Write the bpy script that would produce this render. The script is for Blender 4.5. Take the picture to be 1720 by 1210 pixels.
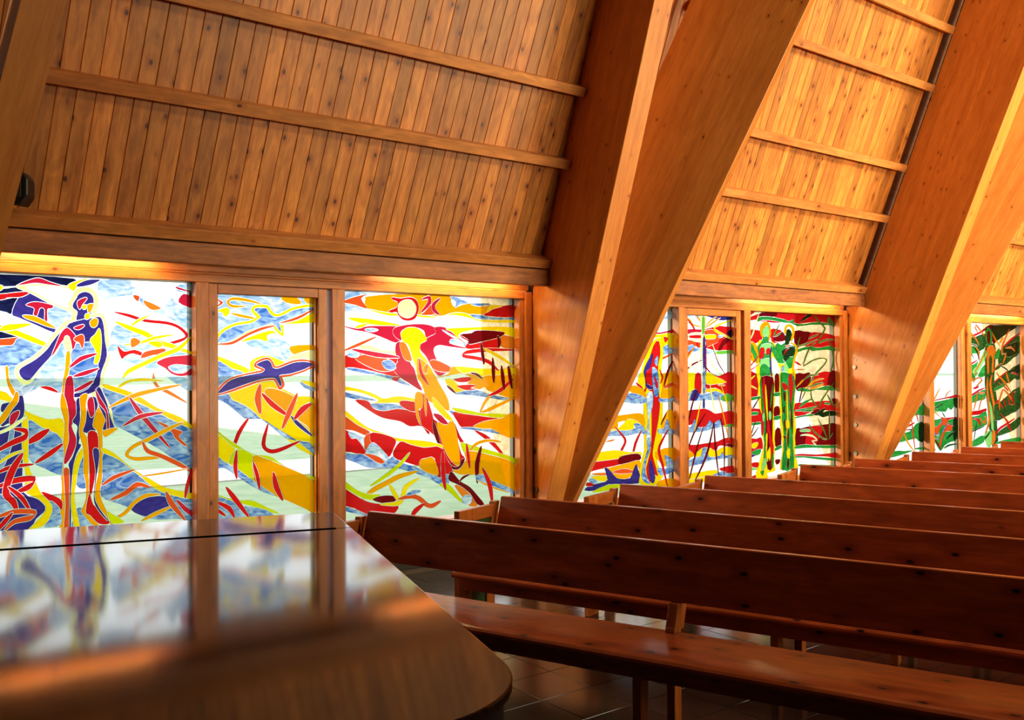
import bpy, bmesh, math, random
import numpy as np
from mathutils import Matrix, Vector
from mathutils.geometry import delaunay_2d_cdt

for o in list(bpy.data.objects):
    bpy.data.objects.remove(o)
SC = bpy.context.scene
COL = SC.collection
random.seed(7)

# ------------------------------------------------------------------ camera
EYE = 1.6145
YAW, PITCH, ROLL, FPX = 0.9101, 0.0090, -0.0061, 1573.45
F = Vector((math.cos(YAW) * math.cos(PITCH), math.sin(YAW) * math.cos(PITCH), math.sin(PITCH)))
R = Vector((math.sin(YAW), -math.cos(YAW), 0.0))
U = R.cross(F)
cx = R * math.cos(ROLL) + U * math.sin(ROLL)
cy = U * math.cos(ROLL) - R * math.sin(ROLL)
cam = bpy.data.cameras.new('camera')
cam.sensor_width = 36.0
cam.lens = FPX / 1720.0 * 36.0
cam.clip_end = 400
camo = bpy.data.objects.new('camera', cam)
COL.objects.link(camo)
m = Matrix((cx, cy, -F)).transposed().to_4x4()
m.translation = (0, 0, EYE)
camo.matrix_world = m
SC.camera = camo

# ------------------------------------------------------------------ world, sun, daylight, exposure
SC.view_settings.view_transform = 'Standard'
SC.view_settings.look = 'None'
SC.view_settings.gamma = 1.0
SC.view_settings.exposure = 0.0
SC.view_settings.use_curve_mapping = False
SC.cycles.transparent_max_bounces = 16
SC.cycles.max_bounces = 6
SC.cycles.diffuse_bounces = 4
SC.cycles.glossy_bounces = 3
SC.cycles.transmission_bounces = 3
SC.cycles.sample_clamp_indirect = 6.0
SC.cycles.caustics_reflective = False
SC.cycles.caustics_refractive = False

w = bpy.data.worlds.new('overcast_sky')
SC.world = w
w.use_nodes = True
bg = w.node_tree.nodes['Background']
bg.inputs[0].default_value = (0.93, 0.97, 1.0, 1)
bg.inputs[1].default_value = 2.6

sun = bpy.data.lights.new('sun', 'SUN')
sun.energy = 3.4
sun.color = (1.0, 0.82, 0.52)
sun.angle = math.radians(11.0)
suno = bpy.data.objects.new('sun', sun)
COL.objects.link(suno)
SUN_DIR = Vector((0.80, -0.52, -0.20)).normalized()
suno.rotation_euler = SUN_DIR.to_track_quat('-Z', 'Y').to_euler()
suno.location = (-10, 20, 12)

def area(name, loc, direction, sx, sy, power, color):
    l = bpy.data.lights.new(name, 'AREA')
    l.shape = 'RECTANGLE'
    l.size, l.size_y, l.energy, l.color = sx, sy, power, color
    o = bpy.data.objects.new(name, l)
    COL.objects.link(o)
    o.location = loc
    o.rotation_euler = Vector(direction).to_track_quat('-Z', 'Y').to_euler()
    return o

# added area lights standing in for daylight; the opposite wall has no openings
for i, (x, pw) in enumerate(((7.6, 200), (12.8, 540), (17.6, 150))):
    area('daylight_fill_opposite', (x, -6.42, 1.5), (0, 1, 0.12), 4.3, 2.0, pw, (1.0, 0.79, 0.49)).data.spread = math.radians(88)
# added area lights high on the opposite slope, for shade under the purlins
for i, (x, pw) in enumerate(((8.0, 120), (12.8, 600))):
    area('high_slope_fill', (x, -4.75, 6.0), (0, 1, -0.22), 3.6, 1.6, pw, (1.0, 0.79, 0.49)).data.spread = math.radians(95)
# added overhead fill above the nave, to brighten the pew seats
area('overhead_fill', (11.0, -0.6, 7.5), (0, 0, -1), 12.0, 1.2, 400, (1.0, 0.86, 0.66))

# outlines of the glass pieces in each panel, x and z on the wall in units of 2 mm
GLASS = {
 'p1': '''
K 402,1104 530,1110 743,1108 722,1084 693,1086 641,1103 596,1089 573,1075 402,1068
K 402,1064 530,1064 573,1071 610,1060 573,1054 530,1048 402,1036
B 827,1107 922,1110 918,1094 945,1083 914,1062 846,1048 820,1054 816,1073
B 868,1056 926,1066 960,1031 1000,1004 1040,993 1126,950 1126,1029 1105,1036 1068,1042 1060,1060 1040,1038 1020,1017 980,1034 941,1060
B 1072,1098 1106,1112 1126,1110 1126,1079 1080,1081
C 1097,1074 1127,1060 1126,1027 1080,1044
C 1072,1098 1127,1081 1080,1088
E 929,1062 948,1059 944,1042 933,1050
O 964,1046 1020,1022 992,1014 970,1028
K 402,1022 530,1030 580,1038 563,988 530,996 402,996
N 563,988 580,1036 610,1056 682,1017 722,1003 736,984 722,968 690,946 682,932 630,955 583,976
B 665,1009 679,1017 722,1003 736,984 714,960 693,948 665,962
C 602,1017 630,1028 679,1019 676,1008 664,1005 664,967 656,968 656,1005 642,1008 634,984 624,988 626,1008
A 593,984 624,983 658,967 689,946 665,950 630,964 603,974
R 402,1036 530,1048 573,1055 614,1059 590,1042 550,1038 530,1030 402,1018
Y 497,1076 530,1076 538,1071 530,1059 497,1054
L 573,1073 604,1084 672,1084 722,1082 750,1066 750,996 722,1003 665,1028 614,1056
W 604,1074 672,1077 722,1072 741,1050 728,1018 707,1018 665,1038 624,1062
C 580,1080 614,1097 641,1104 672,1093 709,1082 672,1084 630,1088 596,1081
Y 725,1085 754,1101 784,1110 772,1094 750,1078 743,1066
N 754,1090 786,1106 824,1108 798,1092 772,1084 754,1082
K 402,935 530,933 566,920 583,914 530,909 402,902
E 402,902 530,908 584,914 566,891 530,888 402,881
M 402,878 530,885 566,890 584,912 654,888 660,876 603,837 572,826 550,822 530,826 402,827
Y 402,960 530,952 662,898 655,886 530,934 402,942
Y 530,940 550,954 621,958 570,938 530,933
B 554,819 574,822 574,796 598,755 600,736 580,728 568,741 556,778
A 544,819 552,820 556,778 580,728 574,718 552,760
Y 402,758 530,748 561,726 580,722 562,708 530,720 402,730
L 726,974 691,938 670,910 652,884 624,856 581,828 570,804 586,772 618,768 650,806 681,844 702,876 716,898 742,927
L 738,1050 747,1071 776,1082 804,1074 818,1044 814,1006 804,978 798,956 760,949 734,970 738,994 728,1004 726,1028
L 760,982 792,992 830,998 845,958 849,910 854,856 838,800 832,764 844,736 860,690 867,650 878,610 829,604 797,734
B 707,899 720,860 714,814 703,738 678,754 644,758 624,747 606,740 630,778 637,796 658,830 693,868
B 590,756 616,770 630,788 634,777 613,748 596,736
W 627,740 648,754 703,714 703,665 664,657 606,684
Y 592,699 606,680 664,654 708,653 711,590 682,600 647,628 607,653 592,660
R 642,758 672,758 697,738 664,748
N 722,953 700,930 679,902 662,876 630,845 590,819 583,804 593,785 613,781 640,815 672,853 693,884 707,906 725,922
N 750,1043 758,1058 776,1066 794,1060 803,1041 799,1010 790,982 788,970 768,965 750,975 754,1000 741,1012 740,1025
N 722,953 757,972 794,980 823,985 834,956 838,908 844,858 826,802 821,763 808,742 786,732 753,722 737,726 750,737 778,752 804,786 750,908
M 742,892 772,899 794,900 808,869 816,830 808,790 786,752 750,737 739,752 728,792 726,814 736,838 732,868
C 722,948 742,930 750,911 739,876 728,918 707,903 686,868 676,856 690,895 704,930
L 714,914 728,918 736,872 720,866
A 720,866 731,868 729,814 718,764 716,718 706,719 710,776 716,814
Y 820,948 826,924 826,884 819,838 804,833 809,873 792,908 808,928
A 792,970 804,980 816,977 814,959 804,950 794,955
C 742,948 768,959 774,954 757,942
E 744,915 768,927 774,908 768,880 759,900 746,905
C 755,1036 778,1048 782,1042 768,1024 761,1008 754,1020
Y 768,1021 780,1024 778,1010 770,1010
A 784,1024 802,1028 798,1009 788,997 784,1009
Y 777,992 790,996 790,980 778,977
C 734,819 767,841 809,860 807,866 761,854 730,824
C 746,788 780,794 816,812 814,817 776,808 744,794
C 742,739 774,750 799,770 796,776 768,762 740,744
C 716,764 723,788 737,790 742,752 742,718 752,698 750,652 735,630 750,582 735,533 714,507 712,546 720,584 726,626 721,680 714,718
A 707,738 719,707 726,660 724,622 726,584 712,527 712,488 717,373 712,297 699,298 704,394 706,439 700,501 700,536 710,584 714,642 702,696
E 712,492 728,488 730,438 728,353 728,296 712,297 717,373 714,431
N 750,714 768,718 760,675 764,612 756,574 764,566 749,536 738,486 734,410 732,295 728,296 730,468 726,507 738,529 750,571 750,602 753,628 738,644 750,668
M 749,520 767,543 773,472 778,426 749,439
M 748,358 778,356 807,306 760,292 734,294
Y 768,556 772,542 757,497 749,448 744,390 760,292 745,294 734,360 734,410 741,498 753,536
A 760,718 771,732 784,730 778,694 784,650 773,608 786,580 787,518 786,464 792,409 782,356 822,293 807,294 766,346 767,360 778,390 778,441 771,480 772,527 768,566 758,609 764,667
N 786,720 808,720 815,692 800,638 808,607 771,608 778,640 782,678
C 785,713 798,722 804,697 804,666 793,656 784,690
A 819,690 841,644 830,610 830,554 830,500 826,430 826,382 864,300 852,302 807,372 807,423 818,481 815,548 815,606 800,630
R 785,606 812,604 816,552 800,548 808,482 796,408 789,409 789,472 787,542
R 789,407 800,370 826,344 852,304 818,305 792,335 778,348
N 800,548 816,550 819,520 808,442 807,380 846,312 822,340 804,376 804,424 808,482
N 819,755 830,736 845,696 854,656 866,622 864,616 832,612 837,637 839,648 819,692 808,736
C 807,748 822,720 845,676 851,616 844,614 841,668 819,700
A 831,609 871,618 876,614 852,596 837,589
B 853,916 868,956 902,953 972,926 980,910 902,896 858,896
B 856,893 883,896 960,897 1028,894 1080,870 1126,854 1126,736 1039,784 960,822 852,858
R 872,1000 912,988 967,972 1038,966 1078,953 1102,930 1094,920 1058,908 1028,896 1030,892 1061,898 1099,912 1112,934 1082,962 1040,976 969,982 915,998 872,1004
Y 920,954 946,972 980,993 979,996 942,980 918,957
Y 874,966 918,942 968,923 1004,899 1057,883 1130,861 1133,868 1062,898 1010,914 976,938 924,957 876,972
Y 900,892 953,898 1000,914 1058,928 1058,932 998,924 951,906 900,896
Y 980,906 1016,907 1024,894 1012,886 984,896
O 920,910 933,918 952,904 925,885
R 877,892 898,872 932,878 960,866 956,857 925,865 902,856 890,848
E 955,849 964,870 1004,880 1034,882 1027,861 996,861
Y 1116,922 1076,889 1016,864 949,832 910,812 894,788 898,784 917,800 955,819 1022,851 1084,876 1120,918
C 1005,834 1039,852 1080,858 1126,858 1126,826 1072,829 1043,819 1064,800 1096,798 1126,814 1126,795 1088,787 1056,796 1034,815
O 992,798 992,771 1008,746 1044,726 1101,696 1103,700 1050,736 1014,754 1002,774 996,798
Y 860,736 888,752 914,768 960,772 1020,770 1020,774 960,782 912,776 884,760 858,740
M 830,751 902,725 920,708 1018,662 1126,600 1125,457 1070,495 1018,535 940,584 882,618 868,627 856,690
Y 833,764 882,750 940,725 1010,678 1080,648 1126,614 1126,602 1059,636 999,670 932,708 902,725 838,750
A 856,686 923,713 981,730 1078,753 1077,759 978,743 918,726 854,691
C 917,710 953,647 1038,549 1043,553 966,657 922,714
C 900,623 954,646 1020,660 1019,666 950,660 898,628
E 1006,632 1030,625 1059,608 1092,594 1079,578 1108,546 1096,547 1067,574 1054,596
A 1087,628 1036,610 976,580 925,558 900,526 931,505 979,504 1016,508 1016,513 978,516 932,517 912,527 932,548 982,569 1042,598 1090,623
E 956,563 970,529 1016,509 1076,476 1126,449 1129,454 1082,490 1021,522 979,540 961,566
M 834,539 882,512 924,474 978,425 1038,391 1124,360 1124,285 1078,294 978,304 916,346 882,364 825,394 830,460
Y 830,554 867,533 920,482 978,442 1038,404 1126,378 1126,358 1058,377 998,406 951,450 882,511 832,538
E 832,430 870,448 926,470 924,475 864,460 829,434
E 860,378 908,392 942,416 978,409 979,416 938,432 900,406 858,385
N 919,342 958,374 1030,376 1051,342 998,322 970,312
A 863,312 904,327 935,360 972,378 1012,382 1012,386 968,390 928,370 897,337 861,317
A 958,299 1000,312 1053,336 1051,341 995,324 956,304
E 1034,386 1046,345 1094,289 1100,293 1062,354 1040,389
C 1071,354 1098,318 1125,300 1129,306 1108,330 1076,359
A 954,449 1018,452 1110,463 1110,466 1018,458 954,452
R 1120,458 1102,408 1098,368 1104,367 1114,404 1126,456
G 844,342 866,328 897,302 859,302
M 606,650 647,628 706,588 706,485 700,474 658,496 608,536
R 606,576 642,590 668,615 664,624 632,610 602,585
R 634,516 676,538 708,568 704,574 667,552 630,522
R 645,424 678,411 706,390 704,361 682,384 657,393
M 660,392 682,387 701,356 671,332 662,360
M 662,326 699,352 701,314 657,310
N 402,636 530,634 569,648 598,665 594,590 592,516 596,426 640,400 660,369 630,340 609,308 529,314 402,328
M 496,430 529,427 562,406 579,375 529,368 496,368
M 530,557 549,578 559,630 569,633 562,578 542,519 530,505
Y 592,666 607,653 608,571 610,507 627,464 644,422 672,385 676,358 654,318 612,308 608,308 658,364 640,400 598,430 601,478 592,553
N 580,728 594,727 595,666 562,648 549,644 536,637 530,648 550,678 559,692 578,710
C 558,670 582,685 580,666 559,636
N 534,704 550,710 562,708 550,686 533,682
A 512,629 542,654 562,688 580,714 580,740 572,742 566,722 550,698 530,666 507,634
L 517,611 558,626 599,658 596,662 554,634 516,615
R 570,624 596,614 594,607 559,592 515,562 518,556 566,577 604,594 605,626 572,631
R 517,489 564,503 618,510 618,516 561,516 516,494
R 517,444 570,457 622,460 604,450 576,434 578,427 614,436 628,475 568,474 515,450
R 586,548 557,508 540,459 537,420 558,394 574,364 581,368 574,404 556,426 558,452 574,498 594,544
R 553,442 584,406 608,370 614,374 594,416 557,448
E 517,352 570,362 626,355 610,352 566,344 542,318 546,314 572,332 615,338 630,367 568,376 516,358
R 522,312 546,334 564,362 560,366 536,344 517,317
Y 517,514 558,540 592,556 592,560 554,548 515,517
''',
 'd': '''
B 1206,1080 1596,1082 1596,1044 1448,1004 1411,986 1316,974 1214,921 1206,904
A 1459,1080 1520,1078 1535,1054 1477,1058
A 1549,1078 1596,1078 1596,1051 1568,1054
A 1378,1052 1330,1065 1276,1070 1250,1052 1270,1032 1318,1036 1318,1040 1273,1042 1260,1052 1276,1059 1328,1055 1376,1048
A 1270,1008 1306,998 1356,992 1358,998 1308,1008 1270,1013
E 1206,1060 1227,1048 1206,1032 1208,1028 1238,1048 1209,1064
Y 1216,1018 1252,1032 1261,1014 1245,998 1236,1012
Y 1202,902 1228,948 1280,976 1334,986 1358,998 1362,1002 1342,1022 1354,1044 1404,1046 1420,1026 1434,1016 1455,1017 1501,1040 1562,1054 1604,1054 1592,1022 1528,1001 1474,978 1466,970 1466,932 1440,948 1421,966 1386,958 1334,940 1290,913 1242,894
Y 1458,978 1524,993 1588,1026 1596,1028 1596,989 1476,978
Y 1302,910 1338,928 1411,952 1438,944 1458,934 1430,942 1402,933 1402,911 1338,914
M 1218,910 1236,940 1284,966 1338,976 1365,990 1379,1003 1356,1024 1361,1033 1398,1034 1411,1017 1430,1004 1458,1006 1505,1029 1563,1042 1588,1043 1582,1032 1524,1012 1467,988 1453,974 1458,948 1448,956 1425,978 1384,968 1329,950 1284,923 1240,906
E 1221,898 1272,900 1331,932 1385,954 1431,968 1430,972 1382,964 1326,940 1270,910 1220,902
E 1458,980 1526,997 1588,1034 1586,1038 1522,1007 1457,984
B 1320,906 1365,918 1402,911 1420,925 1476,912 1510,873 1495,836 1429,854 1374,876
A 1494,895 1593,900 1596,872 1548,873 1510,863
L 1480,846 1514,864 1596,881 1596,828 1552,837 1486,832
Y 1207,860 1270,838 1338,807 1328,794 1270,811 1207,841
M 1207,838 1270,811 1312,796 1248,768 1206,726
Y 1338,810 1338,838 1374,857 1410,859 1466,838 1486,832 1429,819 1401,838 1360,828 1356,812 1388,802 1332,793
M 1533,761 1591,738 1595,723 1552,738
Y 1536,764 1572,763 1595,752 1595,736
Y 1253,722 1314,742 1410,770 1447,744 1485,726 1523,708 1595,686 1594,497 1556,495 1522,514 1474,553 1428,590 1373,632 1337,664 1301,686 1270,700
A 1392,724 1410,740 1466,726 1518,698 1504,677 1486,641 1428,679
A 1513,636 1562,680 1595,665 1594,560 1561,594
M 1206,714 1253,722 1270,700 1306,684 1342,661 1373,632 1428,590 1474,553 1546,536 1570,530 1594,497 1594,482 1561,508 1503,552 1428,599 1382,627 1323,630 1292,652 1248,688 1208,708
E 1207,718 1224,750 1266,781 1335,798 1377,806 1378,808 1352,820 1362,840 1402,854 1425,838 1431,824 1446,822 1502,842 1554,846 1600,830 1556,802 1496,784 1462,780 1462,776 1470,750 1450,733 1432,764 1418,769 1376,764 1322,747 1260,727
N 1218,725 1231,744 1270,774 1337,790 1382,798 1392,811 1364,824 1369,833 1401,844 1418,833 1424,816 1448,813 1504,833 1552,837 1584,828 1552,810 1494,793 1452,788 1452,776 1459,754 1452,747 1438,771 1420,778 1374,772 1319,756 1257,735
E 1370,752 1354,703 1369,652 1379,652 1378,702 1379,750
R 1383,714 1416,672 1474,636 1480,644 1430,686 1389,720
N 1493,637 1518,618 1561,580 1582,555 1552,572 1513,604
E 1514,714 1480,654 1459,596 1467,593 1498,646 1522,710
R 1571,681 1534,666 1507,627 1514,621 1550,650 1576,673
R 1324,630 1285,579 1260,494 1266,492 1298,572 1330,626
R 1400,604 1379,536 1406,502 1453,504 1526,534 1524,540 1448,518 1412,516 1394,536 1406,602
G 1206,601 1239,573 1283,541 1345,503 1409,490 1446,466 1512,426 1594,398 1594,380 1522,408 1446,458 1390,483 1345,499 1270,534 1206,585
Y 1206,584 1268,534 1279,516 1257,474 1206,511
G 1258,474 1287,522 1348,494 1350,412 1354,381 1292,430
A 1348,494 1390,483 1446,458 1594,378 1593,268 1550,284 1474,323 1427,344 1372,380 1350,412
M 1206,510 1234,484 1287,451 1336,413 1381,379 1432,343 1408,350 1354,377 1274,435 1239,458 1206,461
R 1282,514 1273,462 1282,420 1288,420 1288,460 1288,514
R 1346,466 1356,420 1368,374 1374,375 1370,422 1352,468
R 1422,424 1426,373 1454,326 1463,328 1446,378 1430,425
G 1206,369 1247,352 1300,338 1344,333 1390,308 1446,277 1408,285 1354,308 1304,326 1247,339 1206,356
M 1206,354 1269,336 1308,316 1358,306 1418,280 1412,246 1205,268
R 1246,384 1270,341 1323,277 1330,281 1286,350 1252,388
R 1208,338 1250,308 1272,280 1278,284 1262,320 1212,344
R 1206,316 1221,298 1241,286 1244,290 1229,307 1209,320
''',
 'p3': '''
B 1691,1110 1824,1106 1766,1092 1711,1070 1765,1061 1818,1044 1703,1026 1703,980 1690,980
A 1824,1096 1971,1112 2209,1114 2218,1093 2239,1068 2306,1086 2414,1085 2443,1082 2394,1042 2300,1039 2226,1044 2166,1028 2050,1029 1993,1025 1926,1028 1818,1048 1812,1086
E 1710,1070 1766,1092 1824,1104 1792,1086 1819,1048 1765,1060
Y 1819,1046 1893,1036 1962,1031 1948,1022 1893,1026
M 2212,1108 2246,1110 2264,1104 2308,1088 2264,1080 2238,1065 2245,1089
M 2319,1086 2416,1090 2408,1081 2356,1077
M 2305,1038 2414,1038 2556,1036 2556,1023 2350,1020
R 2392,1042 2440,1070 2498,1083 2556,1084 2556,1036 2414,1035
Y 2414,1070 2440,1084 2494,1082 2440,1068 2404,1050
Y 2061,1030 2166,1025 2239,1045 2306,1040 2350,1020 2446,1018 2556,1022 2555,1010 2382,1010 2306,1026 2226,1034 2137,1020 2050,1022
Y 1734,1009 1828,1007 1972,986 1948,978 1882,982 1786,990
Y 1757,962 1776,980 1824,990 1802,975
R 1932,1097 1971,1094 1994,1098 2027,1100 2051,1086 2059,1057 2052,1032 2038,1012 2010,1004 1982,1008 1962,1025 1954,1038 1926,1034 1922,1044 1952,1056 1960,1078 1938,1086
L 1960,1052 1965,1071 1982,1084 2005,1090 2027,1086 2044,1066 2045,1047 2035,1028 2010,1016 1982,1020 1965,1032
E 2090,1045 2120,1074 2138,1036 2072,1030
C 2078,1092 2103,1097 2101,1082 2071,1045 2076,1041 2117,1076 2113,1110 2076,1098
C 2158,1102 2124,1078 2126,1048 2155,1032 2160,1037 2142,1056 2139,1072 2164,1098
C 1690,982 1775,967 1823,978 1937,981 1959,979 1992,972 1981,934 1953,913 1882,936 1818,954 1760,962
B 1806,964 1839,970 1870,964 1838,956
C 1941,972 2004,988 2084,992 2136,980 2144,956 2096,934 2084,964 2043,978 1992,972 1970,953 1976,923 1942,942
C 2096,934 2142,956 2136,980 2184,982 2226,958 2281,923 2298,906 2287,894 2208,901 2154,906 2130,886 2154,837 2213,816 2226,797 2183,786 2159,776 2124,806 2095,856 2066,886 2066,910
B 2171,972 2226,948 2281,918 2296,902 2274,902 2212,916 2220,932 2250,929 2202,952
L 1770,898 1828,903 1892,884 1954,880 1948,865 1882,864
R 1715,818 1722,860 1764,874 1844,870 1947,865 1954,837 1942,808 1969,768 1892,788 1800,808 1728,813
E 1764,856 1844,866 1936,837 1947,808 1881,799 1801,828
C 1953,913 1992,914 2014,837 2037,807 2049,763 2072,718 2014,748 1969,774 1936,808 1958,837 1947,876
M 1886,837 1925,842 1951,813 1924,805 1898,812
B 1748,882 1784,872 1774,855 1732,860
E 1716,878 1778,897 1853,931 1851,936 1772,908 1714,882
C 1760,880 1858,856 1955,852 1956,860 1862,875 1762,888
O 1968,914 1992,914 2014,876 2024,841 1992,846 1975,876
M 1758,813 1881,788 1946,774 2017,742 1991,743 1881,779 1790,794 1726,808
C 1934,775 1959,774 1956,757 1934,764
Y 1972,948 1987,968 2015,978 2055,974 2084,950 2096,926 2066,910 2066,876 2094,846 2113,812 2106,778 2076,739 2071,744 2050,778 2042,816 2026,856 2009,904 1986,918
A 2052,852 2100,827 2118,808 2153,752 2194,691 2207,651 2200,630 2152,658 2100,678 2072,743 2050,778
R 2058,844 2061,791 2097,744 2102,747 2076,795 2064,844
O 2084,818 2102,828 2096,792 2086,790
E 2111,837 2142,844 2213,816 2226,797 2177,794 2130,806
A 2225,817 2286,806 2361,800 2477,804 2554,810 2552,672 2502,684 2412,712 2392,728 2360,718 2304,740 2317,770 2262,786 2165,772 2144,774 2200,784
Y 2244,817 2348,810 2477,804 2554,812 2554,783 2412,779 2374,774 2317,790 2280,788
Y 2188,762 2224,762 2261,735 2342,713 2236,705 2200,736
R 2230,764 2312,772 2312,754 2261,750
R 2248,736 2345,738 2316,724 2351,719 2292,716
D 2316,788 2346,778 2375,763 2378,767 2352,788 2318,792
D 2196,734 2214,716 2238,702 2241,705 2222,724 2199,738
M 2235,700 2286,713 2354,714 2398,703 2437,692 2518,677 2508,665 2411,681 2316,694
A 2368,612 2434,628 2554,674 2551,680 2426,642 2364,618
A 2370,618 2398,658 2430,693 2425,696 2386,665 2364,620
R 2418,687 2482,705 2542,752 2536,758 2470,718 2414,693
Y 2193,976 2318,984 2478,991 2555,984 2554,945 2491,962 2350,974 2262,957 2256,932 2226,962
O 2472,952 2554,942 2554,896 2478,904
R 2268,953 2324,960 2356,972 2478,970 2496,958 2472,946 2476,904 2412,888 2306,892 2292,902 2306,924 2275,938
D 2268,953 2324,960 2356,972 2494,968 2478,946 2374,923 2312,912 2306,932
D 2462,948 2464,925 2466,900 2473,899 2481,926 2468,950
R 2540,892 2412,896 2297,885 2276,856 2346,845 2408,830 2458,799 2464,804 2417,844 2351,860 2286,868 2301,870 2413,881 2540,886
Y 2382,892 2460,857 2550,814 2554,819 2468,868 2386,898
D 2433,850 2430,800 2437,750 2444,751 2448,800 2440,850
D 2480,816 2481,766 2494,718 2501,719 2500,768 2488,816
D 2518,814 2522,768 2536,722 2543,722 2539,770 2526,815
D 2370,916 2372,872 2384,829 2392,830 2389,874 2376,917
Y 1690,744 1758,735 1842,712 1891,690 1958,698 2048,681 2013,662 1935,673 1880,665 1826,672 1870,684 1774,720 1690,728
M 1690,726 1774,706 1860,684 1800,686 1732,697 1689,712
M 1820,668 1880,671 1957,664 2005,642 1957,644 1880,642
R 1764,686 1821,682 1842,653 1891,640 1957,647 2019,638 2047,642 2070,632 2105,610 2106,536 2070,572 2013,574 1968,596 1891,612 1837,638
R 1977,680 2048,668 2048,636 2013,637 1968,662
R 2070,705 2082,700 2100,680 2122,620 2134,594 2194,578 2224,591 2260,524 2284,488 2308,405 2312,387 2296,401 2284,452 2254,509 2248,510 2266,448 2284,427 2258,383 2222,385 2162,450 2146,515 2098,556 2070,578 2064,636
A 2043,711 2074,704 2073,650 2053,636 2066,578 2047,607 2038,662
A 2083,704 2083,661 2089,618 2093,618 2094,662 2088,704
A 2144,584 2200,576 2225,591 2248,514 2260,412 2246,398 2216,420 2186,462 2163,518
D 2127,596 2152,534 2163,489 2198,422 2228,394 2259,398 2265,418 2285,428 2278,406 2258,386 2228,382 2186,417 2151,489 2126,550
Y 2122,690 2146,674 2182,638 2225,590 2194,596 2146,638 2128,658
C 2127,620 2164,614 2200,576 2164,582
M 2208,633 2248,620 2284,600 2230,610
R 2228,626 2322,613 2478,592 2378,579 2322,556 2272,558 2248,584
G 2224,644 2316,628 2372,616 2510,606 2475,591 2347,608 2248,624
A 2325,556 2385,579 2488,590 2515,604 2554,603 2552,502 2462,524 2384,543
M 2258,556 2316,557 2384,546 2430,543 2472,520 2410,532 2316,546
R 2344,535 2402,495 2482,430 2490,435 2418,508 2349,541
G 2264,494 2321,480 2365,468 2474,436 2552,410 2552,382 2468,409 2371,446 2314,454 2284,446
A 2311,452 2350,479 2410,490 2470,484 2472,490 2409,502 2342,490 2306,456
A 2284,446 2315,456 2410,434 2552,382 2550,260 2526,280 2408,315 2346,350 2302,354 2252,362 2222,380 2258,382 2290,420
D 2365,468 2338,399 2345,323 2354,322 2360,396 2374,466
M 2341,347 2383,349 2428,320 2526,280 2550,251 2473,278 2408,304 2358,324
A 2354,324 2420,291 2508,263 2510,266 2423,298 2356,326
R 2377,371 2404,304 2424,226 2434,226 2426,306 2386,373
R 2292,484 2295,436 2306,387 2312,388 2310,436 2298,484
Y 1689,670 1748,628 1816,579 1890,552 1968,526 2081,511 2163,492 2167,476 2070,484 2001,502 1945,520 1880,543 1826,566 1773,589 1722,624 1689,642
E 1689,641 1732,618 1773,589 1827,561 1816,545 1762,566 1732,572 1688,579
R 1688,578 1742,562 1788,528 1810,489 1799,471 1746,484 1688,500
B 1736,566 1794,542 1806,526 1810,488 1788,518 1768,538 1747,539
E 1806,542 1835,554 1832,511 1810,488 1804,512
R 1832,554 1880,550 1945,524 1935,486 1912,454 1879,485 1836,516
B 1808,475 1836,516 1868,500 1912,454 1921,430 1895,422 1842,454
E 1803,474 1842,469 1879,452 1899,426 1858,434 1820,456
M 1688,496 1742,479 1804,470 1879,428 1934,458 1967,432 2034,408 2092,384 2162,364 2199,366 2202,326 2162,324 2092,360 2011,390 1934,410 1825,418 1757,446 1688,473
R 1934,472 1968,514 2013,500 2081,483 2167,475 2164,364 2144,366 2133,436 2092,438 2063,410 1990,430 1945,448
A 2062,432 2092,439 2127,437 2152,370 2115,372 2062,401
R 2167,475 2192,432 2224,374 2198,366 2186,368 2164,364
G 2006,465 1961,428 1901,390 1834,352 1838,346 1910,378 1972,418 2011,460
A 2039,391 1962,384 1895,360 1834,336 1787,296 1793,289 1847,320 1905,342 1970,366 2042,383
G 1688,388 1730,365 1772,334 1820,315 1874,308 1846,289 1792,303 1736,336 1688,358
R 1688,358 1746,326 1798,294 1856,274 1956,260 1922,221 1808,232 1761,264 1687,290
D 1840,290 1873,302 1928,299 1950,280 1900,270
Y 1913,343 1936,296 1960,269 1966,272 1952,304 1920,346
Y 2046,360 1986,336 1968,292 1952,274 1880,272 1881,266 1958,257 1986,283 2002,324 2052,353
E 1964,279 2017,280 2052,268 2086,240 2122,231 2160,252 2156,259 2118,250 2096,256 2062,284 2017,298 1962,287
R 2074,255 2031,236 2015,209 2023,204 2047,221 2080,248
M 1993,295 2022,312 2056,312 2062,304 2034,296
M 1687,285 1746,266 1811,236 1810,230 1735,252 1687,271
G 2155,325 2192,327 2222,305 2258,262 2298,230 2258,246 2210,286
O 2232,315 2270,307 2314,266 2352,222 2307,222 2270,266
D 2215,376 2258,333 2308,304 2344,269 2385,222 2350,224 2314,272 2270,306 2234,324 2202,342
D 2259,329 2280,342 2308,354 2306,358 2274,350 2256,332
R 2169,462 2164,370 2180,306 2188,306 2185,369 2178,461
B 2269,252 2276,266 2295,270 2316,260 2321,246 2312,232 2294,228 2276,236
''',
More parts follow.
